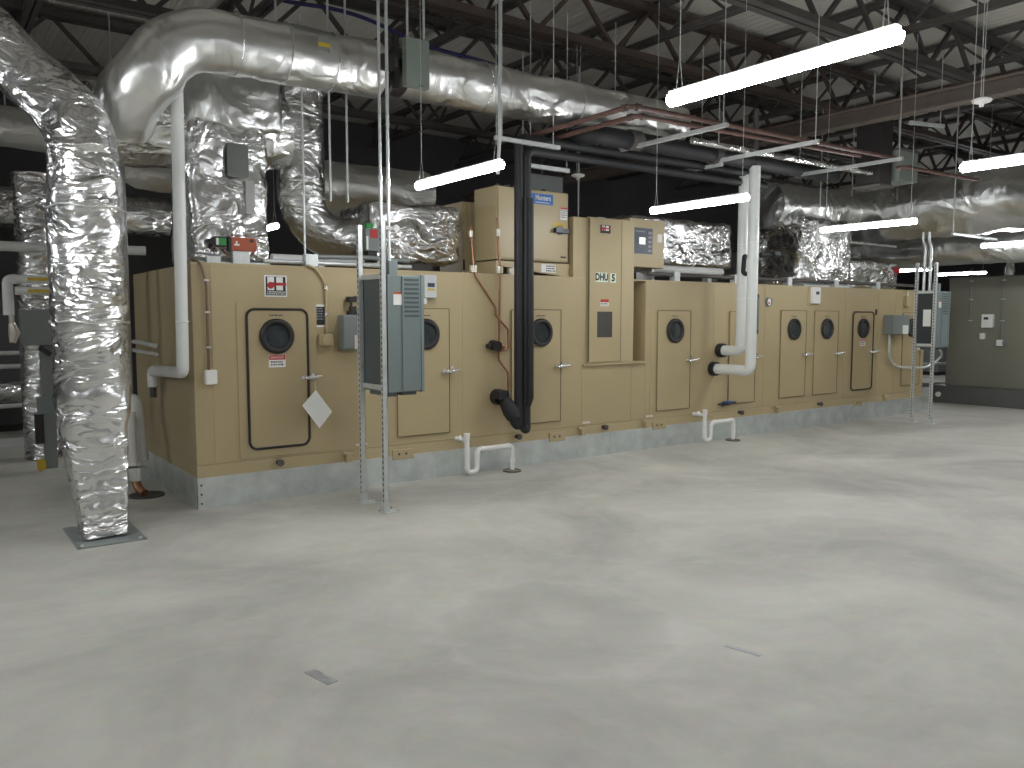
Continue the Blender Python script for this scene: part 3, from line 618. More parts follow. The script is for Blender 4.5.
# ------------------------------------------------------------------ cabinets on strut posts
def post_cabinet(X, Yn, Yf, z0, z1, ztop, dx, labs, back=None):
    """posts stand in a line along Y at X; the cabinet hangs on their far side, its back toward the camera"""
    for Y, lab in ((Yn, labs[0]), (Yf, labs[1])):
        p = thing('strut_post', lab, 'post', (X, Y, 0), 'strut posts')
        w = .0206; mb = MB()
        mb.box(X-w, X-w+.004, Y-w, Y+w, .008, ztop); mb.box(X-w, X+w, Y-w, Y-w+.004, .008, ztop) if False else None
        mb.box(X-w+.004, X+w, Y+w-.004, Y+w, .008, ztop); mb.box(X+w-.004, X+w, Y-w, Y-w+.012, .008, ztop); mb.box(X-w+.004, X+w, Y-w, Y-w+.004, .008, ztop); mb.box(X+w-.004, X+w, Y+w-.016, Y+w-.004, .008, ztop)
        part('channel', mb, STRUT, p)
        mb = MB(); z = .08
        while z < ztop-.03: mb.rbox(X-w-.0008, X-w+.001, Y-.007, Y+.007, z, z+.029, .006, ax=0); z += .048
        part('slot', mb, DARK, p)
        mb = MB().box(X-.045, X+.10, Y-.07, Y+.07, 0, .008); mb.box(X-.027, X+.027, Y-.027, Y+.027, .008, .09)
        for a, b in ((-.03, -.05), (-.03, .05), (.08, -.05), (.08, .05)): mb.cyl((X+a, Y+b, .008), (X+a, Y+b, .028), .01, 6)
        part('base_plate', mb, STRUT, p)
    c = thing('drive_cabinet', labs[2], 'cabinet', (X, (Yn+Yf)/2, z0))
    x0 = X+.03; ya, yb = Yn-.018, Yf+.018
    part('body', MB().box(x0, x0+dx, ya, yb, z0, z1), TEAL, c, bevel=.005)
    part('back_plate', MB().box(x0-.008, x0, ya+.03, yb-.03, z0+.02, z1-.02), back or TEALD, c, 'dark back plate')
    part('cross_strut', MB().box(X+.004-.002, X+.028, Yn+.021, Yf-.021, z1-.03, z1+.011), STRUT, c)
    part('cross_strut', MB().box(X+.004-.002, X+.028, Yn+.021, Yf-.021, z0+.02, z0+.06), STRUT, c)
    xm = x0+dx*.42
    part('front_cover', MB().box(xm, x0+dx-.005, ya-.012, ya, z0+.008, z1-.008), TEAL, c, bevel=.004)
    fc = part('side_flange', MB().box(x0+dx-.006, x0+dx+.02, ya-.02, yb, z0-.005, z1+.005), TEAL, c)
    mb = MB(); n = 9; zt = z1-.03; st = .038
    for i in range(n): mb.box(xm+.02, x0+dx-.025, ya-.0155, ya-.012, zt-i*st-.017, zt-i*st)
    part('louvre', mb, TEALD, c)
    s = part('warning_label', MB().box(x0+.055, x0+.135, ya-.003, ya, z1-.25, z1-.14), PAPER, c); part('label_header', MB().box(x0+.055, x0+.135, ya-.0045, ya-.003, z1-.16, z1-.14), ORANGE, s)
    part('conduit_box', MB().box(x0+.02, x0+.10, ya, ya+.1, z1, z1+.12), TEAL, c, bevel=.004)
    mb = MB().box(x0+.02, x0+.09, ya+.02, yb-.08, z0-.035, z0); mb.box(x0+dx*.45, x0+dx*.9, ya+.03, yb-.05, z0-.03, z0)
    part('gland_plate', mb, TEALD, c)
    return c
c = post_cabinet(3.165, 6.10, 6.53, 1.02, 2.01, 2.455, .318,
    ('near slotted strut post with foot plate carrying the grey louvred cabinet', 'slotted strut post behind it, left of the pair carrying the grey louvred cabinet',
     'grey louvred drive cabinet hung on two strut posts in front of the tan unit'))
part('side_bracket', MB().box(3.188, 3.195, 6.20, 6.26, 1.45, 1.72), STRUT, c)
o = thing('conduit', 'thin steel conduit rising from the grey louvred cabinet to the roof', 'conduit', (3.24, 6.1, 2.13))
part('tube', MB().tube([(3.24, 6.13, 2.13), (3.24, 6.13, 4.98)], .014, 10), STRUT, o)
mb = MB().bar((3.185, 6.12, 2.40), (3.30, 6.12, 2.40), .025); mb.cyl((3.30, 6.10, 2.40), (3.30, 6.14, 2.40), .03, 12)
part('strap', mb, CHROME, o); part('coupling', MB().cyl((3.24, 6.13, 2.76), (3.24, 6.13, 2.80), .02, 10), CHROME, o)
o = thing('conduit', 'second thin steel conduit rising just left of the one on the grey louvred cabinet', 'conduit', (3.2, 6.2, 2.2))
part('tube', MB().tube([(3.215, 6.22, 2.46), (3.215, 6.22, 4.98)], .013, 10), STRUT, o); part('coupling', MB().cyl((3.215, 6.22, 2.80), (3.215, 6.22, 2.84), .02, 10), STRUT, o)
c = post_cabinet(12.68, 6.21, 6.50, 1.19, 2.06, 2.50, .36,
    ('right slotted strut post of the dark cabinet at the far end', 'left slotted strut post of the dark cabinet at the far end', 'dark backed cabinet with pale plate on two strut posts beyond the last porthole'), paint('black_back_plate', (.035, .042, .045), .4))
part('id_plate', MB().box(12.695, 12.70, 6.27, 6.39, 1.52, 1.78), PVC, c)
o = thing('conduit', 'grey conduit rising in a kink above the dark far cabinet', 'conduit', (12.75, 6.35, 2.1))
part('tube', MB().tube(path([(12.74, 6.42, 2.06), (12.74, 6.42, 2.75), (12.70, 6.44, 2.85), (12.70, 6.44, 2.98)], .08), .022, 10), STRUT, o); part('strap', MB().box(12.71, 12.77, 6.39, 6.45, 2.4, 2.43), STRUT, o)
o = thing('conduit', 'grey conduit rising straight beside the kinked one above the dark far cabinet', 'conduit', (12.75, 6.3, 2.1))
part('tube', MB().tube(path([(12.80, 6.36, 2.06), (12.80, 6.36, 2.75), (12.76, 6.38, 2.85), (12.76, 6.38, 2.98)], .08), .022, 10), STRUT, o); part('strap', MB().box(12.77, 12.83, 6.33, 6.39, 2.4, 2.43), STRUT, o)

# ------------------------------------------------------------------ foil ducts
def foil_tube(name, lab, pts, r, mat=FOIL, step=.06, n=40, amp=.02, cat='duct', rs=None, sq=None, band=None):
    loc = tuple(pts[0]); o = thing(name, lab, cat, loc)
    pp = dense(pts, step); rr = r if rs is None else [rs(i/(len(pp)-1)) for i in range(len(pp))]
    part('jacket', MB().tube(pp, rr, n, disp=lambda p: crinkle(p, amp), squash=sq), mat, o)
    return o, pp
# the column duct
CX, CY = 1.065, 6.76
arc = [Vector((CX, CY, 2.88)) + Vector((-.50*(1-math.cos(t)), .30*(1-math.cos(t)), .50*math.sin(t))) for t in [k*PI/4/6 for k in range(7)]]
d = (arc[-1]-arc[-2]).normalized()
def col_r(t): return .165 + .092*min(1, t/.2) - .04*max(0, min(1, (t-.5)/.2))
def col_sq(t, w):
    k = max(0., 1-t/.22)   # square at the floor, round above
    s = 1/max(abs(math.cos(w)), abs(math.sin(w)))
    return (1-k) + k*min(1.35, s)*.92
col, _ = foil_tube('foil_duct', 'foil wrapped duct column rising from the floor at the left then bending away overhead',
                   [(CX+.02, CY-.06, .012), (CX+.01, CY-.03, .3), (CX, CY, .7)] + arc + [arc[-1] + d*1.8], .27, step=.045, n=52, amp=.022, rs=col_r, sq=col_sq)
for z in (1.62, 2.45): part('tape_band', MB().tube([(CX+.268*math.cos(k*PI/16), CY+.268*math.sin(k*PI/16), z+.01*math.sin(k)) for k in range(33)], .006, 5, caps=False), FOIL_S, col)
fp = part('floor_plate', MB().box(.865, 1.33, 6.395, 7.1, 0, .01), GREYBOX, col, 'galvanised floor plate')
for x, y in ((.90, 6.43), (1.29, 6.43), (.90, 7.06), (1.29, 7.06)): part('bolt', MB().cyl((x, y, .01), (x, y, .022), .014, 6), STRUT, fp)
# long overhead duct along the unit
arcA = [Vector((2.08, 6.92, 3.90)) + Vector((-.50*math.sin(t), .0, -.48*(1-math.cos(t)))) for t in [k*PI/2.6/8 for k in range(9)]]
ptsA = [(3.55, 6.92, 3.93), (2.3, 6.92, 3.90)] + arcA[:] + [Vector((1.46, 7.05, 3.40)), Vector((1.42, 7.25, 3.22))]
o, _ = foil_tube('foil_duct', 'foil overhead duct branching down to the foil column, left of the grey hanging panel', ptsA, .245, FOIL_M, .06, 44, .020)
for x in (2.25, 2.66, 3.08): part('tape_band', MB().tube([(x, 6.92+.250*math.cos(k*PI/16), 3.912+.250*math.sin(k*PI/16)) for k in range(33)], .007, 5, caps=False), FOIL, o)
s = part('duct_tag', MB().box(2.87, 2.985, 6.66, 6.675, 3.915, 4.03), GREYBOX, o, 'grey tag with a yellow stripe'); part('stripe', MB().box(2.875, 2.98, 6.657, 6.66, 3.95, 3.985), YELLOW, s)
o, _ = foil_tube('foil_duct', 'smooth foil overhead duct tapering away right of the grey hanging panel', [(3.80, 6.92, 3.96), (4.6, 6.92, 3.96), (6.7, 6.92, 3.98), (7.6, 6.92, 3.99)], .24, FOIL_M, .07, 44, .020)
for x in (4.7, 5.9): part('tape_band', MB().tube([(x, 6.92+.245*math.cos(k*PI/16), 3.965+.245*math.sin(k*PI/16)) for k in range(33)], .007, 5, caps=False), FOIL, o)
o = thing('duct_damper', 'black damper section joining the two foil overhead ducts beside the grey panel', 'damper', (3.67, 6.92, 3.7))
part('sleeve', MB().cyl((3.52, 6.92, 3.945), (3.83, 6.92, 3.95), .215, 28), DARK, o)
mb = MB().box(3.46, 3.58, 6.62, 6.78, 3.86, 3.99); mb.bar((3.62, 6.68, 3.72), (3.62, 6.68, 4.2), .05); mb.cyl((3.55, 6.68, 4.02), (3.75, 6.68, 4.02), .03, 10)
part('actuator', mb, DARK, o)
part('flange', MB().cyl((3.60, 6.92, 3.947), (3.63, 6.92, 3.947), .27, 28), STEEL, o)
o = thing('hanging_panel', 'flat grey green panel box hanging beside the overhead foil duct', 'panel', (3.8, 6.58, 3.72))
part('enclosure', MB().box(3.665, 3.905, 6.56, 6.64, 3.735, 4.165), GREYG, o, bevel=.006)
part('latch', MB().box(3.80, 3.825, 6.552, 6.56, 3.742, 3.755), DARK, o)
for x in (3.70, 3.87): part('hanger_rod', MB().cyl((x, 6.60, 4.165), (x, 6.60, 5.6), .012, 8), STRUT, o)
# big branch duct and drop box at the left
o, _ = foil_tube('foil_duct', 'wide crinkled foil duct lying under the overhead duct at the left', [(1.32, 7.95, 3.34), (1.7, 7.93, 3.36), (2.5, 7.92, 3.42), (3.0, 7.92, 3.48)], .36, FOIL, .07, 40, .028)
o, _ = foil_tube('foil_duct', 'pale curved underside of a foil duct behind the wide crinkled one', [(1.55, 8.8, 3.35), (1.9, 8.75, 3.12), (2.4, 8.7, 3.08)], .2, FOIL_S, .08, 28, .012)
o = thing('foil_duct_box', 'tall square foil wrapped duct box standing on the unit roof with the orange actuator', 'duct', (2.37, 7.9, 2.12))
part('jacket', MB().crinkled_box(2.03, 2.74, 7.52, 8.25, 2.15, 3.44, .05, .035, 1.), FOIL_F, o)
part('collar', MB().box(2.05, 2.72, 7.5, 8.2, 2.12, 2.16), GALV, o)
part('recess_shade_patch', MB().rbox(2.34, 2.53, 7.475, 7.505, 2.92, 3.22, .03), paint('dull_recess_shade', (.17, .175, .165), .45, metal=.5), o, 'dull grey patch for a shaded recess'); part('strap', MB().box(2.50, 2.58, 7.475, 7.51, 2.60, 2.90), paint('pale_strap', (.42, .42, .40), .5), o)  # shade of a recess put into the colour of a dull grey patch
o = thing('foil_duct_box', 'smooth upper foil plenum above the tall duct box with the orange actuator', 'duct', (2.4, 7.9, 3.4))
part('jacket', MB().crinkled_box(1.98, 2.90, 7.52, 8.35, 3.36, 4.15, .06, .04, 4., .09), FOIL_M, o)
part('hanger_rod', MB().cyl((2.9, 7.7, 4.15), (2.9, 7.7, 4.98), .012, 8), STRUT, o)
# actuators
o = thing('damper_actuator', 'orange damper actuator at the foot of the tall foil duct box', 'actuator', (2.44, 7.42, 2.24))
part('body', MB().rbox(2.318, 2.56, 7.40, 7.47, 2.255, 2.375, .012), ORANGE, o, bevel=.004)
mb = MB().box(2.305, 2.33, 7.39, 7.46, 2.25, 2.38); mb.box(2.50, 2.53, 7.392, 7.40, 2.335, 2.365); part('clamp', mb, DARK, o)
mb = MB().box(2.355, 2.405, 7.395, 7.40, 2.30, 2.315); mb.box(2.37, 2.385, 7.395, 7.40, 2.315, 2.34); part('mark', mb, PAPER, o)
part('bracket', MB().box(2.35, 2.5, 7.42, 7.50, 2.13, 2.26), STRUT, o)
o = thing('indicator_switch', 'green switch block left of the orange actuator', 'switch', (2.24, 7.42, 2.28))
part('body', MB().rbox(2.186, 2.30, 7.41, 7.48, 2.285, 2.375, .012), DARK, o); part('face', MB().box(2.225, 2.29, 7.405, 7.41, 2.30, 2.36), GREEN, o); part('edge', MB().box(2.20, 2.222, 7.405, 7.41, 2.30, 2.36), PVC, o)
part('bracket', MB().box(2.12, 2.24, 7.42, 7.48, 2.125, 2.20), STRUT, o)
o = thing('damper_actuator', 'grey actuator box with red and green labels above the cabinet posts', 'actuator', (3.69, 7.3, 2.3))
part('body', MB().rbox(3.61, 3.775, 7.3, 7.4, 2.31, 2.53, .01), GREYBOX, o, bevel=.004); part('red_label', MB().box(3.655, 3.735, 7.295, 7.3, 2.435, 2.52), RED, o); part('green_label', MB().box(3.62, 3.69, 7.30, 7.36, 2.53, 2.575), GREEN, o)
part('foot', MB().box(3.64, 3.74, 7.32, 7.4, 2.20, 2.31), DARK, o); part('rail', MB().box(3.61, 3.63, 7.29, 7.3, 2.32, 2.45), PVC, o)
# round duct C with elbow
el = [Vector((3.25, 8.0, 2.86)) + Vector((.42*(1-math.cos(t)), 0, -.38*math.sin(t))) for t in [k*PI/2/8 for k in range(9)]]
o, _ = foil_tube('foil_duct', 'round foil duct dropping and turning right in an elbow behind the first door', [(3.25, 8.0, 4.25), (3.25, 8.0, 3.4)] + el + [(4.0, 8.0, 2.48)], .225, FOIL, .05, 40, .018)
part('tape_band', MB().tube([(3.25+.232*math.cos(k*PI/16), 8.0+.232*math.sin(k*PI/16), 2.86) for k in range(33)], .01, 5, caps=False), FOIL_S, o)
o = thing('foil_duct_box', 'crinkled foil duct box on the unit roof left of the narrow tan cabinet', 'duct', (4.3, 8.0, 2.2))
part('jacket', MB().crinkled_box(3.82, 4.90, 7.6, 8.4, 2.24, 2.86, .05, .04, 2.), FOIL, o); part('stand', MB().box(4.0, 4.6, 7.7, 8.3, 2.112, 2.25), STEEL, o)
o, _ = foil_tube('foil_duct', 'dim smooth foil duct with a bright lower lip high behind the elbow', [(3.7, 9.6, 3.26), (5.6, 9.6, 3.26)], .33, FOIL_S, .1, 36, .02)
o = thing('foil_duct_box', 'crinkled foil duct box on the unit roof between the control panel and white pipes', 'duct', (8.7, 8.0, 2.2))
part('jacket', MB().crinkled_box(7.72, 9.75, 7.75, 8.7, 2.36, 3.02, .06, .035, 3.), FOIL, o); part('stand', MB().box(7.9, 8.1, 7.9, 8.5, 2.112, 2.38), STEEL, o); part('stand', MB().box(9.4, 9.6, 7.9, 8.5, 2.112, 2.38), STEEL, o)
o = thing('foil_duct_box', 'square foil wrapped duct drop standing on the unit roof above the paired narrow doors', 'duct', (11.6, 7.6, 2.12))
part('jacket', MB().crinkled_box(11.05, 12.45, 7.45, 8.4, 2.16, 3.22, .06, .045, 5., .12), FOIL_F, o); part('collar', MB().box(11.1, 12.4, 7.45, 8.3, 2.12, 2.17), GALV, o)
o = thing('foil_duct_box', 'low foil wrapped box at the far end of the unit roof beside the square drop', 'duct', (13.3, 7.7, 2.12))
part('jacket', MB().crinkled_box(12.62, 14.2, 7.62, 8.5, 2.13, 2.62, .06, .03, 6.), FOIL, o); part('tab', MB().box(14.02, 14.16, 7.57, 7.62, 2.44, 2.54), RED, o)
o, _ = foil_tube('foil_duct', 'large round foil main duct crossing overhead at the right, the upper and bigger one', [(13.55, 2.5, 3.47), (13.55, 6, 3.47), (13.55, 9.4, 3.47)], .50, FOIL_M, .09, 44, .045)
for y in (4.4, 6.1, 7.8): part('trapeze', MB().box(12.9, 14.4, y-.02, y+.02, 2.92, 2.955), STRUT, o); part('hanger_rod', MB().cyl((12.93, y, 2.95), (12.93, y, 5.3), .01, 6), STRUT, o)
o, _ = foil_tube('foil_duct', 'smooth round foil duct crossing at the right just under the larger main duct', [(14.85, 2.5, 2.85), (14.85, 6, 2.85), (14.85, 13.0, 2.85)], .27, FOIL_M, .12, 36, .03)
for y in (5.2, 8.4, 11): part('hanger_rod', MB().cyl((14.85, y, 3.08), (14.85, y, 5.3), .01, 6), STRUT, o)
o, _ = foil_tube('foil_duct', 'foil wrapped cross duct joining the square drop to the main duct at the right', [(10.9, 8.05, 3.42), (12, 8.05, 3.42), (13.3, 8.05, 3.45)], .37, FOIL_M, .08, 40, .035)
part('hanger', MB().cyl((11.8, 7.66, 3.42), (11.8, 7.66, 4.98), .01, 6), STRUT, o)
o = thing('foil_duct_box', 'shadowed foil wrapped high duct at the upper right beyond the tan beam', 'duct', (16, 6, 3.9))
part('jacket', MB().crinkled_box(15.3, 17.0, 2.5, 8.5, 3.2, 4.3, .12, .05, 11.), FOIL_S, o)

# ------------------------------------------------------------------ overhead pipe racks
def rust_pipe(lab, pts):
    o = thing('overhead_pipe', lab, 'pipe', pts[0], 'red primed overhead pipes')
    part('pipe', MB().tube(path(pts, .08, 6), .024, 10), RUST, o)
    mb = MB()
    p = Vector(pts[1])
    for a in (Vector((.06, 0, 0)), Vector((0, .06, 0))): part('coupling', MB().cyl(p + a, p + a*2, .034, 10), STEELRED, o)
rust_pipe('red primed pipe with the further outside corner in the overhead rack', [(5.43, 7.3, 3.6), (5.43, 5.50, 3.6), (9.9, 5.34, 3.6)])
rust_pipe('red primed pipe with the nearer inside corner in the overhead rack', [(5.72, 7.4, 3.6), (5.72, 5.72, 3.6), (9.3, 5.52, 3.6)])
rust_pipe('red primed pipe ending short on the right of the overhead rack', [(10.2, 5.50, 3.56), (10.25, 5.45, 3.56), (12.0, 5.36, 3.56)])
o = thing('overhead_pipe', 'foil jacketed pipe running along the overhead rack under the red pipes', 'pipe', (7, 6.15, 3.58))
part('jacket', MB().tube(dense([(7.0, 6.15, 3.60), (10.5, 6.07, 3.60)], .05), .035, 14, disp=lambda p: crinkle(p*2, .012)), FOIL_F, o); part('band', MB().cyl((8.4, 6.12, 3.6), (8.6, 6.11, 3.6), .04, 12), STEEL, o)
o = thing('overhead_pipe', 'long dark red pipe high over the unit crossing toward the camera', 'pipe', (10.8, 9, 4.55))
part('pipe', MB().tube([(10.85, 13.5, 4.58), (10.85, 4.0, 4.58)], .04, 10), RUST, o); part('coupling', MB().cyl((10.85, 9.0, 4.58), (10.85, 9.2, 4.58), .055, 10), STEELRED, o)
def strut_bar(lab, p0, p1, rods):
    o = thing('trapeze_hanger', lab, 'hanger', p0, 'trapeze hangers')
    part('channel', MB().bar(p0, p1, .041, .041), STRUT, o)
    for t in rods:
        p = Vector(p0).lerp(Vector(p1), t); part('rod', MB().cyl(p + Vector((0, 0, -.03)), Vector((p.x, p.y, 4.98)), .006, 6), STRUT, o)
strut_bar('upper galvanised strut beside the top of the black pipes', (4.75, 6.72, 3.44), (5.58, 6.72, 3.44), (.1, .9))
strut_bar('lower galvanised strut beside the top of the black pipes', (5.35, 7.0, 3.28), (5.95, 7.0, 3.28), (.1, .95))
strut_bar('first galvanised trapeze strut across the red overhead pipes', (6.55, 6.95, 3.55), (6.55, 5.3, 3.55), (.03, .97))
strut_bar('middle galvanised trapeze strut across the red overhead pipes', (7.95, 6.6, 3.55), (7.95, 5.2, 3.55), (.03, .97))
strut_bar('last galvanised trapeze strut across the red overhead pipes', (9.6, 6.6, 3.55), (9.6, 5.15, 3.55), (.03, .97))
strut_bar('galvanised strut left above the two white pipes', (7.95, 7.15, 3.5), (7.95, 6.5, 3.5), (.5,))
strut_bar('galvanised strut end sticking out beside the tan beam at the upper right', (10.2, 5.4, 4.1), (10.75, 5.25, 4.1), (.9,))
# dark insulated main beside the rack
o = thing('insulated_main', 'thick black insulated main turning a corner and running along the overhead rack', 'pipe', (5.95, 6.6, 3.58))
part('insulation', MB().tube(path([(5.95, 9.2, 3.62), (5.95, 6.62, 3.62), (10.4, 6.55, 3.62)], .2, 8), .10, 16), BLACK, o)
for x in (6.55, 7.95, 9.6): part('saddle', MB().cyl((x-.08, 6.6, 3.62), (x+.08, 6.6, 3.62), .112, 16), STEEL, o)
o = thing('equipment_duct', 'dark upright duct box at the upper right under the tan beam', 'duct', (10.6, 6.4, 3.3))
part('body', MB().box(10.6, 10.9, 6.0, 6.35, 3.45, 4.35), DARK, o); part('flange', MB().box(10.57, 10.93, 5.97, 6.38, 3.43, 3.46), STEEL, o); part('hanger', MB().cyl((10.75, 6.2, 4.35), (10.75, 6.2, 5.0), .012, 8), STRUT, o)
o = thing('equipment_box', 'grey box hung beside the dark upright duct at the upper right', 'box', (11.0, 6.0, 3.5))
part('body', MB().box(11.0, 11.5, 5.95, 6.3, 3.55, 3.95), GREYG, o); part('hanger', MB().cyl((11.25, 6.1, 3.98), (11.25, 6.1, 5.0), .012, 8), STRUT, o); part('lid', MB().box(10.98, 11.52, 5.93, 6.32, 3.95, 3.98), STEEL, o)
o = thing('overhead_cable', 'blue cable looping along under the long roof joist', 'cable', (3, 9.5, 5.1))
part('cable', MB().tube(path([(2.2, 9.55, 5.62), (3.4, 9.55, 5.34), (4.6, 9.55, 5.46), (5.6, 9.55, 5.22), (6.6, 9.55, 5.22), (7.8, 9.55, 5.05), (9.4, 9.5, 5.10), (12, 9.5, 5.0)], .6, 6), .026, 8), CABLE, o)
o = thing('overhead_conduit', 'straight conduit dropping from the roof in front of the overhead duct', 'conduit', (4.87, 6.55, 3.3))
part('tube', MB().tube([(4.70, 6.55, 5.6), (4.68, 6.55, 3.35), (4.66, 6.55, 3.05)], .018, 10), STRUT, o); part('coupling', MB().cyl((4.69, 6.55, 3.9), (4.69, 6.55, 3.96), .025, 10), STRUT, o)
rod = None
for i, (x, y, z0, lab) in enumerate(((3.225, 7.25, 2.75, 'first thin hanger rod left of the cabinet conduits'), (3.40, 7.25, 2.75, 'second thin hanger rod left of the cabinet conduits'), (3.0, 7.35, 2.16, 'thin rod standing beside the round foil duct'),
                                 (6.75, 8.9, 2.9, 'left thin rod in the dark gap over the tower'), (7.75, 8.9, 2.9, 'right thin rod in the dark gap over the tower'))):
    if rod is None:
        rod = tag(bpy.data.objects.new('hanger_rod', mesh_from(MB().cyl((0, 0, 0), (0, 0, 2.3), .011, 8), 'hanger_rod', STRUT)), lab, 'rod', 'hanger rods'); r = rod
    else: r = rod.copy(); r['label'] = lab
    C.objects.link(r); r.location = (x, y, z0)
# detectors
for x, y, z, lab, g in ((7.81, 3.485, 3.60, 'white round detector hanging at the upper right by the tan beam', None), (6.655, 7.653, 3.40, 'white round detector hanging in the dark above the tower', None)):
    o = thing('smoke_detector', lab, 'detector', (x, y, z), 'ceiling detectors')
    part('head', MB().tube([(x, y, z-.035), (x, y, z-.02), (x, y, z), (x, y, z+.015)], [.03, .075, .085, .05], 20), PVC, o); part('nozzle', MB().cyl((x, y, z-.06), (x, y, z-.03), .02, 10), PVC, o)
    for k in (-1, 1): part('hanger_wire', MB().cyl((x+.02*k, y, z+.01), (x+.03*k, y, 4.98), .004, 6), STRUT, o)

# ------------------------------------------------------------------ lamps
Ls = 1.25
lamp0 = None
LAMPS = [  # x, y centre, label
 (3.315, 2.438, 'nearest lit strip lamp, the big one hanging at the upper right'),
 (3.64, 5.70, 'lit strip lamp hanging left of the black pipes'),
 (6.52, 5.645, 'lit strip lamp hanging over the white pipes'),
 (9.73, 5.66, 'lit strip lamp hanging before the square foil drop'),
 (6.60, 2.44, 'lit strip lamp cut by the right edge high above the grey unit'),
 (13.9, 5.47, 'lit strip lamp cut by the right edge low over the grey unit'),
 (19.52, 10.3, 'far lit strip lamp partly hidden behind the far strut posts'),
 (22.1, 10.2, 'far lit strip lamp just over the grey unit top'),
 (3.75, 10.72, 'lit strip lamp glimpsed end on behind the tall foil duct box'),
]
# unseen lamps added along the same rows, outside the picture, to light the floor
LAMPS += [(x, y, 'unseen lit strip lamp added outside the picture to light the floor') for x, y in ((.1, 5.6), (.1, 1.6), (3.3, -.8), (9.75, 2.0), (13.0, 2.0), (-2.6, 3.6), (-2.6, 8.6), (-2.6, -.8), (9.75, -.8), (13.9, -.8), (16.3, 1.0))]
for i, (x, y, lab) in enumerate(LAMPS):
    if i == 0:
        lamp0 = thing('strip_lamp', lab, 'lamp', (x, y, 2.81), 'hanging strip lamps')
        z = 2.81; a, b = y-Ls/2, y+Ls/2
        prof = [(.036*math.cos(t), .036*math.sin(t)) for t in [PI*.80 + k*(PI*1.40)/14 for k in range(15)]]
        prof2 = [(p*.6, q*.6) for p, q in prof]; n = len(prof)
        mb = MB(); mb.add([(x+p, yy, z+q) for yy, pr in ((a-.012, prof2), (a, prof), (b, prof), (b+.012, prof2)) for p, q in pr],
               [(k*n+i, k*n+(i+1) % n, (k+1)*n+(i+1) % n, (k+1)*n+i) for k in range(3) for i in range(n)] + [tuple(range(n)), tuple(range(3*n, 4*n))])
        part('lens', mb, LIT, lamp0)
        part('housing', MB().box(x-.026, x+.026, a+.005, b-.005, z+.0205, z+.042), PVC, lamp0)
        for yy in (a+.06, b-.06):
            mb = MB().tube([(x-.025, yy, z+.04), (x, yy, z+.22), (x+.025, yy, z+.04)], .003, 5); part('hanger_fork', mb, STRUT, lamp0)
            part('hanger_wire', MB().tube([(x, yy, z+.22), (x, yy, 5.0)], .003, 5), STRUT, lamp0)
        L = lamp0
    else:
        L = copy_tree(lamp0); L.location = (x, y, 2.81); L['label'] = lab

# ------------------------------------------------------------------ olive unit at the right
X = 16.3
o = thing('air_handling_unit', 'dark olive equipment unit on a dark base at the right edge', 'air handler', (16.3, 4.5, 0))
part('casing', MB().box(16.3, 19.5, 1.5, 7.72, .34, 2.415), OLIVE, o, bevel=.01)
part('base', MB().box(16.12, 19.5, 1.5, 7.86, 0, .34), OLIVED, o, bevel=.006)
part('roof_lip', MB().box(16.285, 19.5, 1.5, 7.735, 2.415, 2.435), OLIVED, o)
for y in (5.9, 4.7): part('panel_seam', MB().box(16.296, 16.3, y, y+.012, .36, 2.40), OLIVED, o)
part('base_plug', MB().cyl((16.12, 7.75, .16), (16.09, 7.75, .16), .05, 12), PVC, o, 'small white plug')
def wallbox(name, lab, cat, y0, y1, z0, z1, disp=False, side=False):
    o = thing(name, lab, cat, (16.3, (y0+y1)/2, z0)); part('housing', MB().rbox(16.24, 16.3, y0, y1, z0, z1, .012, ax=0), PVC, o)
    if disp: part('display', MB().box(16.235, 16.24, y0+.1*(y1-y0)+.06, y1-.04, z0+.6*(z1-z0), z0+.78*(z1-z0)), NAVY, o)
    else: part('cover', MB().box(16.234, 16.24, y0+.02, y1-.02, z0+.02, z1-.02), PAPER, o)
    if side: part('knockout', MB().box(16.25, 16.3, y0-.08, y0, z0+.02, z1-.03), GREYBOX, o)
wallbox('thermostat', 'white thermostat with dark display on the olive unit', 'thermostat', 6.87, 7.07, 1.47, 1.72, True)
wallbox('outlet_box', 'small white outlet box under the thermostat on the olive unit', 'outlet', 7.01, 7.09, 1.25, 1.365)
wallbox('outlet_box', 'white outlet box at the foot of the right conduit on the olive unit', 'outlet', 6.69, 6.79, 1.13, 1.245, side=True)
for y, z0, lab in ((7.29, 1.45, 'thin conduit down the olive unit left of its thermostat'), (6.72, 1.25, 'thin conduit down the olive unit right of its thermostat')):
    o = thing('conduit', lab, 'conduit', (16.28, y, z0)); part('tube', MB().tube([(16.275, y, z0), (16.275, y, 2.6)], .012, 8), GREYBOX, o)
    for z in (1.6, 2.0, 2.35): part('clip', MB().box(16.26, 16.3, y-.03, y+.03, z-.008, z+.008), STRUT, o)
o = thing('roof_fitting', 'pale bulb shaped fitting on the roof of the olive unit', 'fitting', (16.5, 6.7, 2.53))
part('bulb', MB().tube([(16.5, 6.72, 2.435), (16.5, 6.72, 2.52), (16.5, 6.72, 2.68), (16.5, 6.72, 2.72)], [.06, .08, .06, .02], 14), PVC, o); part('stem', MB().cyl((16.5, 6.72, 2.72), (16.5, 6.72, 2.98), .015, 8), STRUT, o)
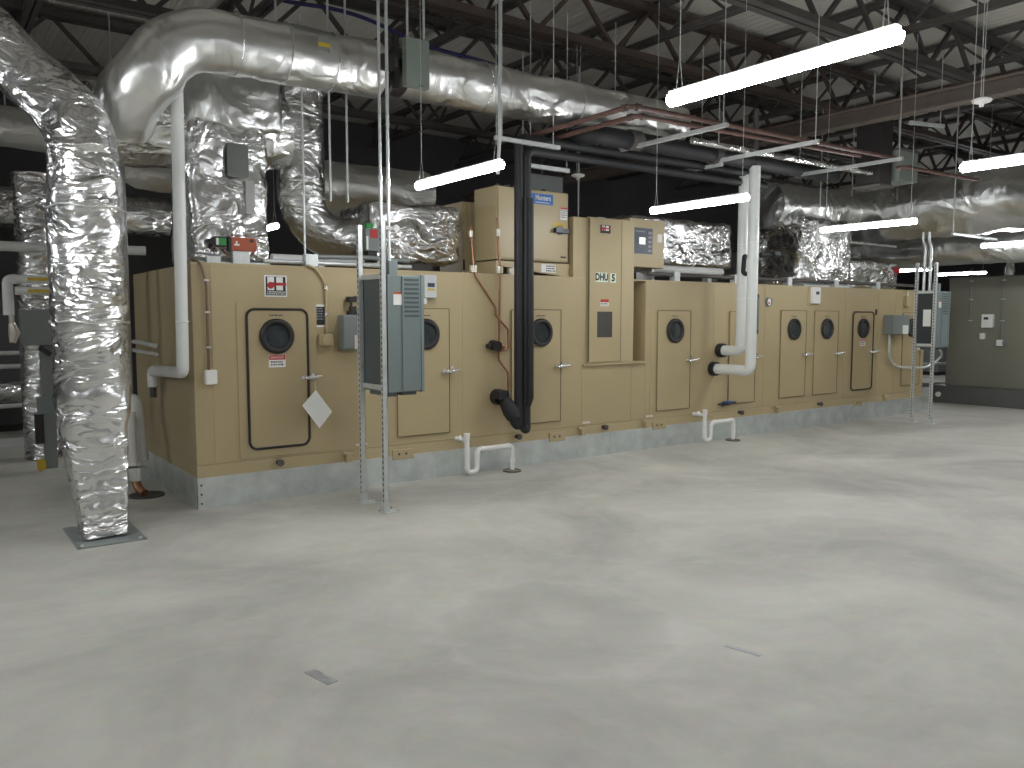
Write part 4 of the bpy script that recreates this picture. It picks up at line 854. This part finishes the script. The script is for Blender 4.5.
# far things in the gap
def rail(lab, pts, h, mids, loc):
    o = thing('guard_rail', lab, 'railing', loc); a, b = Vector(pts[0]), Vector(pts[1])
    for z in mids: part('rail_bar', MB().tube([a + Vector((0, 0, z)), b + Vector((0, 0, z))], .03, 10), RAIL, o)
    n = max(2, int((b-a).length/.85)+1)
    for k in range(n):
        p = a.lerp(b, k/(n-1)); part('post', MB().cyl(p, p + Vector((0, 0, h)), .028, 10), RAIL, o)
    part('toe_board', MB().bar(a + Vector((0, 0, .05)), b + Vector((0, 0, .05)), .02, .1), RAIL, o)
rail('grey guard rail in the left background beside the foil column', [(-1.2, 12.2, 0), (1.62, 12.2, 0)], 1.2, (.52, 1.03, 1.2), (.2, 12.2, 0))
rail('grey guard rail far away in the gap before the olive unit', [(17.3, 10.8, 0), (21.0, 9.0, 0)], 1.1, (.55, 1.08), (19, 10, 0))
for i, (x, y, w, h, m, lab) in enumerate(((22.5, 12.2, .9, 1.5, TEALD, 'dark motor cabinet far beyond the guard rail in the gap'), (24.2, 12.0, 1.2, 2.2, GREYBOX, 'grey louvred unit far away in the gap left of the olive unit'))):
    o = thing('distant_unit', lab, 'cabinet', (x, y, 0)); part('body', MB().box(x-w/2, x+w/2, y-w/2, y+w/2, .1, h), m, o, bevel=.01); part('plinth', MB().box(x-w/2, x+w/2, y-w/2, y+w/2, 0, .1), DARK, o)
    mb = MB()
    for k in range(7): mb.box(x-w/2-.01, x-w/2, y-w*.4, y+w*.4, h*.6+k*.07, h*.6+k*.07+.03)
    part('louvre', mb, STEEL, o)

# ------------------------------------------------------------------ left background
o = thing('background_pipe', 'pale horizontal pipe crossing behind the foil column at the left', 'pipe', (0, 10.5, 2.42))
part('jacket', MB().tube([(-.8, 10.6, 2.42), (2.3, 10.6, 2.46)], .055, 12), WHITE, o); part('band', MB().cyl((.3, 10.6, 2.434), (.36, 10.6, 2.435), .06, 12), PVC, o)
for x in (-.5, 2.0): part('hanger_rod', MB().cyl((x, 10.6, 2.46), (x, 10.6, 5.3), .008, 6), STRUT, o)
def band_pipe(z, x0, lab):
    o = thing('background_pipe', lab, 'pipe', (x0, 9.6, z))
    part('jacket', MB().tube([(x0, 9.6, z), (1.5, 9.6, z)], .042, 12), WHITE, o); part('band', MB().box(.95, 1.25, 9.554, 9.562, z-.016, z+.016), YELLOW, o, 'yellow marker strip')
o = band_pipe(2.045, .80, 'white pipe with a yellow band, the upper of two left of the foil column')
o = band_pipe(1.925, .84, 'white pipe with a yellow band, the lower of two left of the foil column')
o = thing('background_pipe', 'white vertical pipe leg joining the two yellow banded pipes at the left', 'pipe', (.8, 9.58, 1.7))
part('jacket', MB().tube(path([(.86, 9.6, 2.045), (.78, 9.6, 2.03), (.78, 9.6, 1.68)], .04), .05, 12), WHITE, o)
mb = MB().cyl((.80, 9.6, 1.68), (.80, 9.6, 1.60), .025, 10); mb.tube([(.80, 9.6, 1.60), (.82, 9.6, 1.50), (.80, 9.6, 1.40)], [.03, .055, .03], 10)
part('valve', mb, BRASS, o)
o, _ = foil_tube('foil_duct', 'round vertical foil duct standing in the dark behind the foil column at the left', [(1.17, 10.9, .01), (1.17, 10.9, 2.0), (1.17, 10.9, 3.3)], .20, FOIL, .08, 28, .022)
o, _ = foil_tube('foil_duct', 'horizontal foil duct low behind the guard rail at the left', [(-.6, 13.2, .62), (1.6, 13.2, .62)], .16, FOIL, .09, 24, .025)
for x in (-.3, 1.3): part('support', MB().box(x-.02, x+.02, 13.18, 13.22, 0, .5), STRUT, o)
o, _ = foil_tube('foil_duct', 'dim horizontal foil duct in the dark behind the pale pipe at the left', [(-1.2, 12.8, 3.12), (3.1, 12.8, 3.12)], .28, FOIL, .12, 28, .025)
for x in (-.8, 1.9): part('hanger_rod', MB().cyl((x, 12.8, 3.3), (x, 12.8, 5.2), .01, 6), STRUT, o)
o, _ = foil_tube('foil_duct', 'pale horizontal foil duct high in the left background under the roof', [(-2.2, 11.5, 3.92), (1.4, 11.5, 3.92)], .24, FOIL_S, .12, 28, .015)
for x in (-1.6, 1.0): part('hanger_rod', MB().cyl((x, 11.5, 4.1), (x, 11.5, 5.3), .01, 6), STRUT, o)
o = thing('disconnect_switch', 'grey switch box with dark lever on a strut stand left of the foil column', 'switch', (.98, 9.95, 1.3))
part('enclosure', MB().box(.90, 1.2, 9.90, 10.06, 1.36, 1.74), GREYBOX, o, bevel=.006); part('lever', MB().bar((1.06, 9.86, 1.34), (1.16, 9.86, 1.26), .05), DARK, o)
o = thing('strut_stand', 'grey strut stand carrying the switch box left of the foil column', 'stand', (1.1, 10.0, 0))
part('post', MB().box(1.08, 1.2, 9.97, 10.07, 0, 1.36), GREYBOX, o); part('side_box', MB().box(1.0, 1.08, 9.95, 10.05, .30, .62), DARK, o)
part('panel', MB().box(1.02, 1.2, 9.94, 9.97, .62, .80), TEAL, o); part('foot', MB().box(1.05, 1.24, 9.92, 10.12, 0, .02), STRUT, o)
part('yellow_tip', MB().rbox(1.0, 1.08, 9.93, 9.98, .012, .13, .02), YELLOW, o, 'yellow tip')
o = thing('distant_unit', 'dark cabinet behind the guard rail in the left background', 'cabinet', (.3, 14, 0))
part('body', MB().box(-.8, 1.3, 13.8, 15.0, .1, 2.0), WALLM, o, bevel=.01); part('plinth', MB().box(-.8, 1.3, 13.8, 15.0, 0, .1), DARK, o)

# ------------------------------------------------------------------ marks on the floor
for lab, a, b, w in (('short grey strip of tape on the near floor at the left', (1.415, 3.52), (1.452, 3.335), .055), ('long narrow grey strip of tape on the near floor at the right', (3.225, 2.55), (3.265, 2.37), .03)):
    o = solid('floor_tape', MB().bar((a[0], a[1], .0012), (b[0], b[1], .0012), w, .002), TAPE, (a[0], a[1], 0), lab, 'tape')

# ------------------------------------------------------------------ world and colour
w = bpy.data.worlds.new('world'); bpy.context.scene.world = w; w.use_nodes = True
w.node_tree.nodes['Background'].inputs['Color'].default_value = (.02, .022, .025, 1)
sc = bpy.context.scene
sc.view_settings.view_transform = 'Standard'; sc.view_settings.look = 'None'; sc.view_settings.gamma = 1; sc.view_settings.use_curve_mapping = False
sc.view_settings.exposure = 0.3
sc.cycles.use_denoising = True; sc.cycles.max_bounces = 8; sc.cycles.diffuse_bounces = 4; sc.cycles.glossy_bounces = 4
sc.cycles.sample_clamp_indirect = 6
